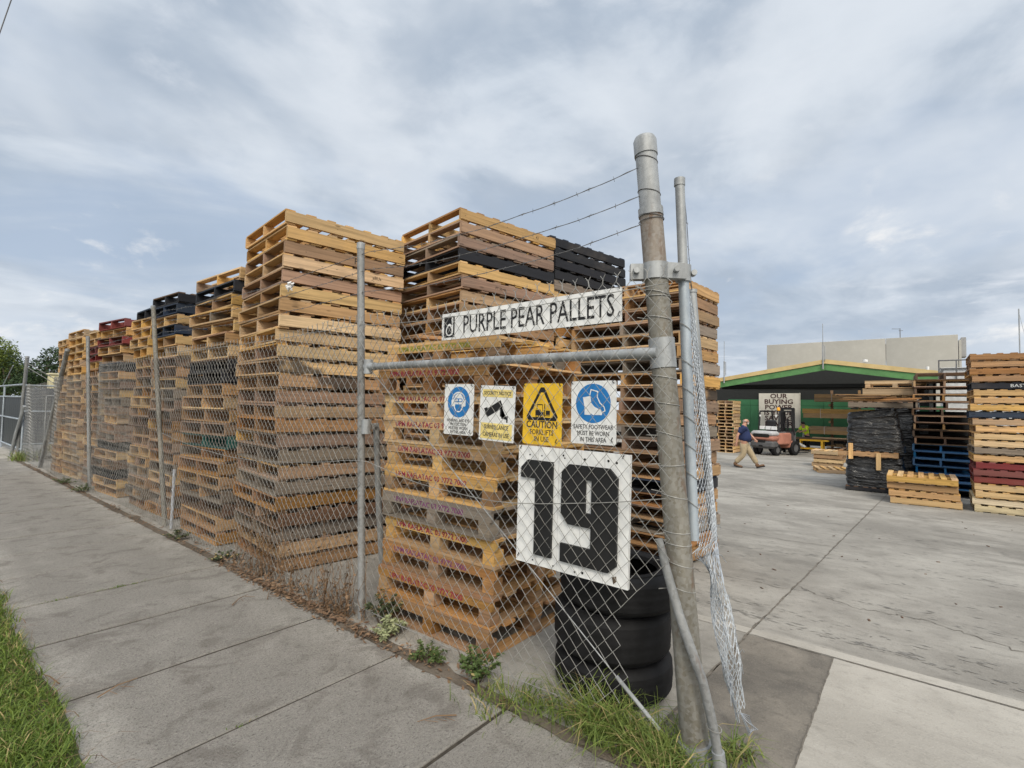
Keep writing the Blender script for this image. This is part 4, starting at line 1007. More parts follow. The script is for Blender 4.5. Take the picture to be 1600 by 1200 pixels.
# 19
s, W_, H_ = sign('big white board with black raised number 19 hanging on the fence', 1.975, 1.215, .79, 1.505, None, -.012, 2.535, 'number_sign')
b = MB(); n = 5
for k in range(n): b.box((-W_/2+W_*(k+.5)/n, 0, 0), (W_/n-.0025, H_, .022), jit=.0006)
b.box((0, 0, -.014), (W_-.02, H_-.02, .006)); part('board', b, M['white'], s)
b = MB()
b.prism([(-.345, .225), (-.295, .275), (-.11, .275), (-.11, -.29), (-.235, -.29), (-.235, .165), (-.345, .165)], .0115, .028, I4)
o_ = [(-.045, .225), (.005, .275), (.265, .275), (.315, .225), (.315, -.245), (.265, -.29), (-.045, -.29), (-.045, -.165), (.165, -.165), (.165, -.07), (.005, -.07), (-.045, -.015)]
# numeral 9 with its slot: two pieces meeting at the slot
b.prism([(-.045, .225), (.005, .275), (.115, .275), (.115, -.07), (.005, -.07), (-.045, -.015)], .0115, .028, I4)
b.prism([(.1155, .275), (.265, .275), (.315, .225), (.315, -.245), (.265, -.29), (-.045, -.29), (-.045, -.185), (.155, -.185), (.155, -.07), (.1155, -.07), (.1155, .01), (.155, .01), (.155, .195), (.1155, .195)], .0115, .028, I4)
part('numerals', b, M['black'], s)
b = MB()
for x, y in ((-.29, .305), (-.2, .305), (-.045, .32), (-.035, .305), (.1, .31), (.3, .31), (-.25, -.33), (-.1, -.335), (.1, -.33), (.05, -.335), (.25, .315)): b.prism(circ(x, y, random.uniform(.004, .008), 10), .0112, .0128, I4)
b.prism([(.285, -.31), (.31, -.30), (.315, -.325), (.295, -.345)], .0112, .0128, I4, 1)
part('nail_holes', b, [M['hole'], M['bark']], s)
ties(s, W_, H_, [(-W_/2+.02, H_/2-.03), (W_/2-.04, H_/2-.03), (-W_/2+.02, -H_/2+.02)])

# ================================================================== TYRES
def tyre(loc, R0, wd, label, rot=0.0, tread=True):
    tz = thing('tyre', label, 'tyre', loc, rot, 'old tyres stacked behind the fence')
    b = MB(); n = 72; hw = wd/2; ri = R0*.60
    prof = [(ri, .035), (ri+.012, .012), (R0*.74, .0), (R0*.88, .012), (R0*.96, .03), (R0*.99, .05)]
    zs = [.05+(wd-.1)*k/12 for k in range(13)]
    out = []
    for k, z in enumerate(zs):
        out.append((R0*(.985+.015*math.sin(math.pi*k/12))-(.003 if tread and k in (4, 8) else 0), z))
    prof = prof+out+[(R0*.99, wd-.05), (R0*.96, wd-.03), (R0*.88, wd-.012), (R0*.74, wd), (ri+.012, wd-.012), (ri, wd-.035), (ri+.02, wd-.05), (R0*.9, wd*.75), (R0*.93, wd*.5), (R0*.9, wd*.25), (ri+.02, .05)]
    b.lathe(prof, n=n, closed=True)
    part('casing', b, M['rubber'], tz)
    b = MB(); b.lathe([(R0*.80, wd-.0035), (R0*.805, wd+.0005), (R0*.82, wd-.0005), (R0*.825, wd-.006)], n=60); part('sidewall_ridge', b, M['rubber'], tz)
tyre((3.02, 1.56, .0), .37, .24, 'bottom black tyre of the stack behind the number board')
tyre((3.01, 1.565, .238), .368, .29, 'middle black tyre of the stack behind the number board', .4)
tyre((3.05, 1.53, .526), .385, .235, 'top black tyre of the stack behind the number board', 1.1)
# ================================================================== SHED AND BUILDINGS
def lin(a, b_, f): return a+(b_-a)*f
green = plain('green_wall_sheet', (0.032, 0.13, 0.058), .6, var=.12, scale=1.5)
greenb = plain('green_beam_paint', (0.085, 0.215, 0.075), .55, var=.15, scale=3)
tanf = plain('tan_fascia_paint', (0.50, 0.38, 0.18), .6, var=.12, scale=2)
darkw = plain('shed_shade_black', (0.02, 0.022, 0.022), .9)  # near-black colour puts the shed's inner shade on its walls and frame
shed = thing('shed', 'low gabled shed with green beam and tan fascia behind the forklift', 'shed', (28, 3.4, gz(28)))
def shp(name, mb, mats, par=None):
    o = part(name, mb, mats, par or shed)
    if not par: o.location = (-28, -3.4, -gz(28))
    return o
RY, RZ, sl = 3.46, 4.26, .163
yR, yL = -.62, 9.7
def zr(y): return RZ-sl*abs(y-RY)
b = MB()
for (ya, yb) in ((yR, RY), (RY, yL)):
    for x0, x1, z0, z1 in ((27.93, 32.6, 0, -.04),):  # roof stops short: added gap lets sky light reach back wall and sign
        vs = [(x0, ya, zr(ya)+z0), (x1, ya, zr(ya)+z0), (x1, yb, zr(yb)+z0), (x0, yb, zr(yb)+z0), (x0, ya, zr(ya)+z1), (x1, ya, zr(ya)+z1), (x1, yb, zr(yb)+z1), (x0, yb, zr(yb)+z1)]
        b.add(vs, [(0, 1, 2, 3), (7, 6, 5, 4), (0, 4, 5, 1), (1, 5, 6, 2), (2, 6, 7, 3), (3, 7, 4, 0)])
shp('roof', b, plain('roof_sheet', (.06, .06, .055), .8))
def band(b, x, th, zo0, zo1):
    for (ya, yb) in ((yR, RY-.002), (RY+.002, yL)):
        vs = []
        for xx in (x, x+th):
            vs += [(xx, ya, zr(ya)+zo0), (xx, yb, zr(yb)+zo0), (xx, yb, zr(yb)+zo1), (xx, ya, zr(ya)+zo1)]
        b.add(vs, [(0, 1, 2, 3), (7, 6, 5, 4), (0, 4, 5, 1), (1, 5, 6, 2), (2, 6, 7, 3), (3, 7, 4, 0)])
b = MB(); band(b, 27.84, .08, -.19, .01); shp('fascia', b, tanf)
b = MB(); band(b, 27.90, .12, -.47, -.2); band(b, 27.88, .16, -.5, -.472); shp('front_beam', b, greenb)
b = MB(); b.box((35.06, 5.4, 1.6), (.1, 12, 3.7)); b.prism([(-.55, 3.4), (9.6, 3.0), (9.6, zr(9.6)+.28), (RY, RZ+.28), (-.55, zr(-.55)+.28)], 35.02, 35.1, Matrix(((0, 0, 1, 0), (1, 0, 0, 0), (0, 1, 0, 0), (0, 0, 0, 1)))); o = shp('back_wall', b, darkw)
b = MB()
for k in range(6):
    y0 = 3.1+k*1.35
    if y0 > 9.5: continue
    b.box((34.98, y0+.67, 1.12), (.04, 1.335, 2.0)); b.box((34.98, y0+.67, 2.32), (.04, 1.335, .36))
for k in range(3): b.box((34.98, 2.1-k*1.35, .9), (.04, 1.335, 2.6))
shp('wall_sheeting', b, green)
for sy, yy_ in ((-1, -.5),):
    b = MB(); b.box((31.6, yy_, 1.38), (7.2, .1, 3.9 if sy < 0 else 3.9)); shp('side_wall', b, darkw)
b = MB()
for y in (9.5, -.42): b.box((28.1, y, 1.35), (.2, .2, 3.6))
shp('post', b, darkw)
for k in range(3):
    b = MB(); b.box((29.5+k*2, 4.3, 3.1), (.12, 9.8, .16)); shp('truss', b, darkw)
for (y, zt, zb) in ((8.03, 5.42, 3.5), (3.54, 5.96, 4.1)):
    b = MB(); b.tube([(27.8, y, zb-.3), (27.8, y, zb+.85)], .035, 8); b.tube([(27.8, y-.08, zb+.1), (27.8, y-.08, zb+.8), (27.8, y, zb+.85)], .02, 6); b.tube([(27.8, y, zb+.8), (27.8, y, zt)], .014, 6)
    shp('aerial_mast', b, M['steel'])
b = MB(); b.tube([(30, -.3, 3.6), (30, -.3, 3.95)], .06, 8); b.lathe([(.001, .12), (.1, .1), (.1, 0), (.001, 0)], (27.9, 1.9, 4.08), 12); shp('roof_vent', b, M['white'])
# wall sign
ws = thing('wall_sign', "cream wall sign lettered OUR BUYING POWER inside the shed", 'sign', (34.9, 6.83, 1.8))
b = MB(); b.box((0, 0, .03), (.05, 2.25, 2.12)); part('panel', b, plain('cream_panel', (.60, .575, .51), .5, var=.06, scale=2), ws)
b = MB(); b.box((-.01, -1.16, .03), (.06, .07, 2.16)); b.box((-.027, 0, .03), (.004, 2.24, .012)); b.box((-.028, -.86, .03), (.004, .012, 2.1)); part('frame', b, plain('sign_frame', (.5, .48, .42), .5), ws)
wm = Matrix(((0, 0, -1, -.028), (-1, 0, 0, 0), (0, 1, 0, 0), (0, 0, 0, 1)))
b = MB()
for i, tx in enumerate(('OUR', 'BUYING', 'POWER', 'IS YOUR', 'SAVING', 'POWER')): text_mb(b, tx, .40, wm, cy=.90-i*.345, sx=1.12, depth=.006, bold=.009)
part('lettering', b, plain('maroon_lettering', (.055, .018, .02), .6), ws)
# timber packs on a rack
rack = thing('timber_rack', 'steel cantilever rack holding long timber packs in the shed', 'rack', (33.5, 3.3, gz(33)))
for y in (3.9, 2.6):
    b = MB(); b.box((.45, y-3.3, 1.7), (.12, .12, 3.4)); part('upright', b, WOOD['t'], rack)
    for z in (.72, 1.62, 2.54):
        b = MB(); b.box((-.05, y-3.3, z), (1.0, .1, .12)); part('arm', b, WOOD['t'], rack)
def pack(y0, y1, z0, z1, col, label, x=33.4):
    p = thing('timber_pack', label, 'timber pack', (x, (y0+y1)/2, z0), 0, 'timber packs on the shed rack')
    n = max(2, round((z1-z0)/.22)); 
    b = MB()
    for k in range(n):
        for j in range(4): b.box((-.33+j*.22, random.uniform(-.03, .03), (k+.5)*(z1-z0)/n), (.215, y1-y0, (z1-z0)/n-.008), jit=.004)
    part('boards', b, WOOD[col], p)
    b = MB()
    for yy_ in (-.3, .3): b.box((0, yy_*(y1-y0), (z1-z0)/2), (.90, .02, (z1-z0)+.012))
    part('strap', b, M['white'], p)
pack(.4, 4.65, 2.36, 2.78, 'p', 'top timber pack on the shed rack, brown boards strapped together')
pack(.9, 5.2, 1.44, 1.95, 'y', 'middle timber pack on the shed rack, longest of the three')
pack(1.3, 4.88, .54, .96, 'p', 'lowest timber pack on shed rack, pale boards above the saw bench')
# saw bench
yel = plain('machine_yellow', (.72, .42, .03), .5, var=.15)
sb = thing('saw_bench', 'yellow saw bench with a board on top in front of worker', 'bench', (31.5, 4.65, gz(31.5)))
for sy in (-1, 1):
    for sx in (-.3, .3):
        b = MB(); b.box((sx, sy*.75+.15, .33), (.09, .10, .66)); part('leg', b, yel, sb)
b = MB(); b.box((0, .15, .16), (.07, 1.5, .09)); b.box((0, .1, .62), (.66, 2.0, .09)); part('frame', b, yel, sb)
b = MB(); b.prism([(.35, .60), (.95, .60), (.72, .1), (.5, .1)], -.34, .34, Matrix(((0, 0, 1, 0), (1, 0, 0, 0), (0, 1, 0, 0), (0, 0, 0, 1)))); part('hopper', b, yel, sb)
b = MB(); b.box((0, -.1, .71), (.7, 2.4, .07)); part('table_top', b, WOOD['d'], sb)
b = MB(); b.box((-.1, -1.1, .77), (.32, 1.9, .05)); o = part('board', b, WOOD['p'], sb); 
b = MB(); b.lathe([(.001, -.02), (.2, -.02), (.2, .02), (.001, .02)], (0, .3, .78), 16, rx(R(90))); part('blade_guard', b, M['steel'], sb)
b = MB(); b.tube([(-.35, .45, .42), (-.4, .15, .25)], .06, 8); part('dust_hose', b, M['white'], sb)

b = MB(); random.seed(12)
for k in range(40):
    y = random.choice((random.uniform(5.8, 6.9), random.uniform(2.2, 3.9))); b.box((32.3+random.uniform(-.5, .5), y, gz(32)+random.uniform(.1, .75)), (random.uniform(.1, .5), random.uniform(.2, 1.1), random.uniform(.04, .12)), rz(random.gauss(0, .3)), mi=random.randrange(4))
stuff('timber_offcuts', b.mesh('timber_offcuts', [WOOD['p'], WOOD['t'], WOOD['d'], M['black']]), 'heaps of timber offcuts lying around the saw bench in the shed', 'offcuts')
# tall concrete factory behind
fac = thing('factory_building', 'big pale grey concrete tilt panel building behind the shed', 'building', (52, 4.4, gz(52)))
def fcp(name, mb, mats):
    o = part(name, mb, mats, fac); o.location = (-52, -4.4, -gz(52)); return o
fm = concrete('tilt_panel_concrete', (.44, .43, .395), (.38, .37, .335), (.50, .49, .45), .4, .15, 60, .1)
pw = (11.17+2.39)/3
for k in range(3):
    b = MB(); b.rbox((52.1, -2.39+pw*(k+.5), 3.5), (.2, pw-.03, 9.0), .012); fcp('wall_panel', b, fm)
b = MB(); b.box((60, 11.1, 3.4), (15.8, .15, 8.8)); b.box((60, -2.5, 3.3), (15.7, .15, 8.6)); fcp('side_wall', b, fm)
b = MB(); b.box((60, 4.4, 7.5), (15.6, 13, .1)); fcp('roof', b, M['white'])
b = MB(); b.box((53.2, -2.72, 7.05), (1.6, .30, 1.5)); fcp('duct_box', b, plain('grey_duct', (.30, .30, .30), .6))
b = MB(); b.tube([(53, 1.2, 7.9), (53, 1.2, 8.9)], .03, 6); b.tube([(53, 1.2, 8.85), (53, 1.75, 8.9)], .02, 6); b.tube([(53, 1.0, 8.7), (53, 1.3, 8.7)], .02, 6); fcp('aerial', b, M['barb'])
# low white annexe and guard rail on its roof
an = thing('annexe', 'low pale grey annexe with roof guard rail beside the shed', 'building', (38, -5, gz(38)))
b = MB(); b.box((0, 0, 2.3), (6, 8.0, 4.6)); part('wall', b, plain('annexe_white', (.56, .57, .58), .6, var=.06, scale=1), an)
b = MB(); b.box((0, 0, 4.64), (6.2, 8.2, .08)); part('roof', b, M['white'], an)
gr = thing('guard_rail', 'grey tubular guard rail on the flat roof right of shed', 'railing', (30, -2.2, gz(30)))
b = MB()
for z in (4.55, 4.18): b.tube([(0, 1.5, z), (0, -3.5, z)], .03, 6)
part('rail', b, M['barb'], gr)
for y in (1.5, .9, .1, -.75, -1.5, -2.3, -3.1):
    b = MB(); b.tube([(0, y, 3.6), (0, y, 4.57)], .028, 6); part('post', b, M['barb'], gr)
b = MB(); b.box((.6, -1.2, 1.95), (1.1, 5.0, 3.9)); part('platform', b, plain('platform_grey', (.5, .51, .52), .6), gr)
am = thing('radio_mast', 'thin distant radio mast above the right yard stack', 'mast', (40, -4.43, gz(40)))
b = MB(); b.tube([(0, 0, 4.5), (0, 0, 8.3)], .03, 6); part('pole', b, M['steel'], am)
b = MB(); b.tube([(0, 0, 8.1), (.0, -.5, 5.0)], .012, 4); part('stay', b, M['steel'], am)
# overhead cable at the far left
b = MB(); p1, p2 = Vector((1.32, 16.88, 10.4)), Vector((1.45, 16.66, 11.16)); d = (p2-p1)
b.tube([p1-d*16+Vector((0, 0, 1)), p1-d*4, p1, p2, p2+d*10], .012, 6)
o = link_obj('overhead_cable', b.mesh('overhead_cable', M['barb'])); tag(o, 'thin dark overhead cable crossing the sky at top left corner', 'cable')

# ================================================================== WRAPPED LOADS
wrapm, t, bs = newmat('black_stretch_wrap')
tcn = t.new('ShaderNodeTexCoord'); mp = t.mapping(tcn.outputs['Object'], (2.5, 2.5, 14), (0, 0, 0), (.3, .25, 0))
n = t.noise(mp, 1.0, 5, .6, .8); n2_ = t.noise(t.mapping(tcn.outputs['Object'], (1.5, 1.5, 9), (4, 2, 1), (.35, .2, 0)), 1.0, 4, .6, 1.0)
bs.inputs['Base Color'].default_value = (.007, .0075, .009, 1); bs.inputs['Roughness'].default_value = .17; bs.inputs['Specular IOR Level'].default_value = .75
t.link(t.bump(t.math('ADD', n, t.math('MULTIPLY', n2_, 1.2)), 0.8, .06), bs.inputs['Normal'])
def wrap_mesh(b, w_, d_, h_, top=(1, 1), shift=(0, 0), seed=0, nz=80, na=140, tilt=0.0):
    vs = []
    for j in range(nz+1):
        f = j/nz
        for i in range(na):
            a = 2*math.pi*i/na; ca, sa = math.cos(a), math.sin(a); e = .22
            x = math.copysign(abs(ca)**e, ca)*w_/2*lin(1, top[0], f)+shift[0]*f; y = math.copysign(abs(sa)**e, sa)*d_/2*lin(1, top[1], f)+shift[1]*f
            fold = .018*mnoise.noise(Vector((x*2.2, y*2.2+f, f*14+seed)))+.03*mnoise.noise(Vector((x*1.3, y*1.3, f*5+seed)))
            rg = abs(mnoise.noise(Vector((x*1.1+y*.4, y*1.1, f*h_*5.5+x*.9+y*1.6+seed))))+.6*abs(mnoise.noise(Vector((x*2.1, y*2.1, f*h_*11-y*2.6+seed*2))))
            fold -= .055*rg
            q = 1-.04*max(0, (f-.94)/.06)
            vs.append(((x+ca*fold)*q, (y+sa*fold)*q, f*h_+tilt*y*f+.01*mnoise.noise(Vector((x*4, y*4, seed)))*f))
    fs = [(j*na+i, j*na+(i+1) % na, (j+1)*na+(i+1) % na, (j+1)*na+i) for j in range(nz) for i in range(na)]
    fs.append(tuple(range(nz*na, (nz+1)*na)))
    b.add(vs, fs, None, 0, True)
ZW = gz(15.3)
def wload(loc, w_, d_, h_, label, top, shift, seed, tilt=0.0, grp='black wrapped loads in the yard'):
    o = thing('wrapped_load', label, 'wrapped load', loc, 0, grp); b = MB(); wrap_mesh(b, w_, d_, h_, top, shift, seed, tilt=tilt); part('stretch_wrap', b, wrapm, o)
    return o
pallet((15.55, .88, ZW), -math.pi/2, 1.15, 1.15, .12, 'k', 'black pallet under the lower black wrapped load', 'pallets under wrapped loads')
wload((15.55, .88, ZW+.12), 1.15, 1.2, .72, 'lower black wrapped load, glossy and creased, left of blue pallets', (.97, .97), (0, 0), 3)
pallet((15.5, 1.0, ZW+.84), -math.pi/2, 1.2, 1.15, .14, 't', 'tan pallet between the two black wrapped loads', 'pallets under wrapped loads')
wload((15.55, .86, ZW+.98), 1.12, 1.18, 1.0, 'upper black wrapped load with sloping top, left of blue pallets', (.95, .86), (0, .06), 8, tilt=-.12)
plank((14.92, 1.33, ZW+.78), (.07, .09, .38), (0, 0, 0), 'p', 'pale upright batten at left corner between the wrapped loads')
plank((14.90, .78, ZW+.55), (.05, .09, .40), (0, 0, 0), 'p', 'short pale batten hanging down the front of lower wrapped load')
wload((17.3, .48, gz(17.3)), 1.2, 1.0, 2.35, 'tall black wrapped load standing behind the two creased ones', (.98, .95), (0, 0), 15)
# boards and pallets heaped on the wrapped loads
pallet((15.5, .75, ZW+2.03), -math.pi/2, 1.25, 1.2, .15, 'g', 'grey pallet with broken boards on top of wrapped loads', 'pallets heaped on the wrapped loads', tilt=(0, 0))
random.seed(31)
for k in range(7):
    plank((15.2+random.uniform(-.3, .5), .85+random.uniform(-.35, .3), ZW+2.185+k*.024), (1.1, .13, .022), (random.uniform(-.04, .04), random.uniform(-.05, .05), math.pi/2+random.uniform(-.6, .6)), random.choice('ood'),
          'splintered brown board in the heap above the black wrapped loads', 'splintered boards above the wrapped loads')
pallet((17.2, .55, gz(17.3)+2.40), -math.pi/2, 1.3, 1.15, .2, 'p', 'pale pallet lying on tall wrapped load, lower of two', 'pallets heaped on the wrapped loads')
block_pallet((17.2, .50, gz(17.3)+2.60), 0, 1.2, 1.3, .2, 'p', 'pale block pallet topmost on the tall wrapped load', 'pallets heaped on the wrapped loads', None)
# clutter seen through the open brown pallets
b = MB(); random.seed(4)
for k in range(26): b.box((random.uniform(16.9, 18.2), random.uniform(-1.0, .2), gz(17)+random.uniform(.2, 1.9)), (random.uniform(.1, .5), random.uniform(.05, .3), random.uniform(.04, .25)), rz(random.random()), mi=random.choice((0, 0, 1, 2, 3)))
b.box((17.6, -.5, gz(17)+1.0), (1.4, 1.6, 2.0), mi=4)
stuff('scrap_heap', b.mesh('scrap_heap', [M['white'], M['blue'], WOOD['t'], M['steel'], M['black']]), 'mixed scrap behind the open blue and brown pallets', 'scrap')

# ================================================================== FORKLIFT
fk = thing('forklift', 'orange and grey forklift parked facing the shed, rear towards the yard', 'forklift', (26.9, 5.35, gz(26.9)), R(-22))
orng = plain('forklift_orange', (.36, .155, .11), .5, var=.15, scale=3); gry = plain('forklift_grey', (.09, .09, .093), .5, var=.15); frm = plain('forklift_dark', (.018, .018, .02), .5)
cwm = [gry, orng, M['hole'], plain('forklift_light_grey', (.38, .38, .39), .5)]
b = MB(); b.rbox((-.95, 0, .52), (.55, 1.14, .36), .1, mi=0); b.rbox((-.93, 0, .80), (.56, 1.16, .24), .09, mi=1); b.rbox((-.90, 0, 1.02), (.60, 1.12, .24), .09, mi=3)
b.rbox((-1.19, 0, .93), (.06, .80, .16), .02, mi=2); b.box((-1.215, 0, .66), (.03, .44, .10), mi=2); b.box((-1.215, 0, .45), (.03, .2, .08), mi=2)
part('counterweight', b, cwm, fk)
b = MB(); b.rbox((-.2, 0, .78), (1.1, 1.06, .55), .06, mi=0); b.rbox((-.25, 0, 1.0), (.9, .8, .2), .05, mi=1); b.rbox((.45, 0, .5), (.5, 1.06, .35), .05, mi=0); b.box((.65, 0, .85), (.12, 1.0, .5), mi=1); part('body', b, [orng, gry], fk)
def wheel(x, y, r, wd):
    w_ = bpy.data.objects.new('wheel', None); COL.objects.link(w_); w_.parent = fk; w_.location = (x, y, r)
    b = MB(); rot = rx(R(90)); b.lathe([(r*.55, -wd/2), (r*.9, -wd/2), (r, -wd*.35), (r, wd*.35), (r*.9, wd/2), (r*.55, wd/2)], n=28, rot=rot); part('tyre', b, M['rubber'], w_)
    b = MB(); b.lathe([(.001, -wd*.35), (r*.56, -wd*.42), (r*.56, wd*.42), (.001, wd*.35)], n=20, rot=rot); part('rim', b, gry, w_)
for sy in (-1, 1): wheel(.55, sy*.5, .34, .24); wheel(-.75, sy*.46, .27, .2)
b = MB()
for sy in (-1, 1):
    b.tube([(-.62, sy*.5, 1.1), (-.55, sy*.5, 2.0), (-.5, sy*.48, 2.06)], .04, 8); b.tube([(.62, sy*.5, .95), (.35, sy*.48, 2.06)], .04, 8); b.tube([(-.55, sy*.49, 2.06), (.38, sy*.49, 2.06)], .035, 8)
for k in range(7): b.box((-.5+k*.145, 0, 2.07), (.04, .96, .03))
b.tube([(-.6, -.5, 1.32), (-.6, .5, 1.32)], .03, 6); part('overhead_guard', b, frm, fk)
b = MB(); b.rbox((-.22, 0, 1.16), (.5, .5, .14), .05); b.rbox((-.42, 0, 1.42), (.14, .48, .46), .06); part('seat', b, frm, fk)
b = MB(); b.tube([(.5, 0, 1.0), (.38, 0, 1.35)], .03, 6); b.tube([Vector((.37, 0, 1.38))+Vector((.06*math.sin(a), .17*math.cos(a), .16*math.sin(a))) for a in np.linspace(0, 2*math.pi, 20)[:-1]], .016, 6, closed=True); part('steering_wheel', b, frm, fk)
b = MB()
for sy in (-1, 1): b.box((.86, sy*.28, 1.18), (.14, .09, 2.1)); b.box((.94, sy*.2, 1.1), (.06, .06, 1.9))
for z in (.3, 1.1, 2.2): b.box((.86, 0, z), (.10, .62, .10))
b.tube([(.86, 0, .3), (.86, 0, 1.7)], .05, 8); part('mast', b, frm, fk)
b = MB()
for sy in (-1, 1): b.box((1.5, sy*.25, .07), (1.1, .11, .04)); b.box((.99, sy*.25, .35), (.05, .11, .6))
b.box((1.02, 0, .55), (.06, .95, .42)); part('forks', b, frm, fk)
b = MB(); b.lathe([(.05, 0), (.07, .02), (.07, .12), (.05, .16), (.001, .17)], (-.25, -.25, 2.09), 14); part('beacon', b, plain('amber_beacon', (.85, .38, .02), .25), fk)
b = MB(); b.box((-.66, .3, 1.28), (.05, .24, .16)); b.box((-.66, 0, 1.28), (.05, .24, .16)); b.box((-.66, -.3, 1.28), (.05, .26, .16)); part('rear_grille_panel', b, M['white'], fk)
for sy in (-1, 1):
    b = MB(); b.lathe([(.001, .02), (.05, .015), (.05, 0)], (-.66, sy*.4, 1.85), 10, ry(R(-90))); part('rear_light', b, M['white'], fk)

# ================================================================== PEOPLE
def skin(name, verts, edges, radii, mats, parent=None, sub=2, root=0):
    me = bpy.data.meshes.new(name); me.from_pydata([tuple(v) for v in verts], edges, [])
    ob = bpy.data.objects.new(name, me); COL.objects.link(ob)
    sk = ob.modifiers.new('skin', 'SKIN'); sk.use_smooth_shade = True
    if not me.skin_vertices: me.skin_vertices.new()
    for i, d in enumerate(me.skin_vertices[0].data):
        r = radii[i]; d.radius = r if isinstance(r, tuple) else (r, r); d.use_root = (i == root)
    sb = ob.modifiers.new('sub', 'SUBSURF'); sb.levels = sub; sb.render_levels = sub
    dg = bpy.context.evaluated_depsgraph_get(); dg.update()
    m2 = bpy.data.meshes.new_from_object(ob.evaluated_get(dg)); bpy.data.objects.remove(ob); bpy.data.meshes.remove(me)
    m2.materials.clear()
    for x in mats: m2.materials.append(x)
    for p in m2.polygons: p.use_smooth = True; p.material_index = 0
    m2.name = name
    o = link_obj(name, m2, parent); return o
skinm = plain('skin', (.48, .26, .185), .55, var=.1, scale=15); greyhair = plain('grey_hair', (.55, .52, .48), .8); darkhair = plain('dark_hair', (.02, .016, .013), .7)
def hand(V, E, Rd, wi, wrist, fwd, side, curl):
    """palm and five bent fingers grown from vertex wi"""
    d = fwd.normalized(); s = side.normalized(); nrm = d.cross(s)
    def ad(p, r, par): V.append(p); Rd.append(r); E.append((par, len(V)-1)); return len(V)-1
    palm = ad(wrist+d*.05, (.026, .016), wi)
    for k, (off, ln) in enumerate(((-.027, .062), (-.009, .075), (.009, .07), (.026, .055))):
        a = ad(wrist+d*.085+s*off, .0095, palm); b1 = ad(wrist+d*(.085+ln*.5)+s*off+nrm*curl*.3*ln, .0088, a); ad(wrist+d*(.085+ln*.8)+s*off+nrm*curl*ln*.8, .0078, b1)
    a = ad(wrist+d*.045-s*.038+nrm*.012, .0105, palm); ad(wrist+d*.085-s*.055+nrm*.025, .0088, a)
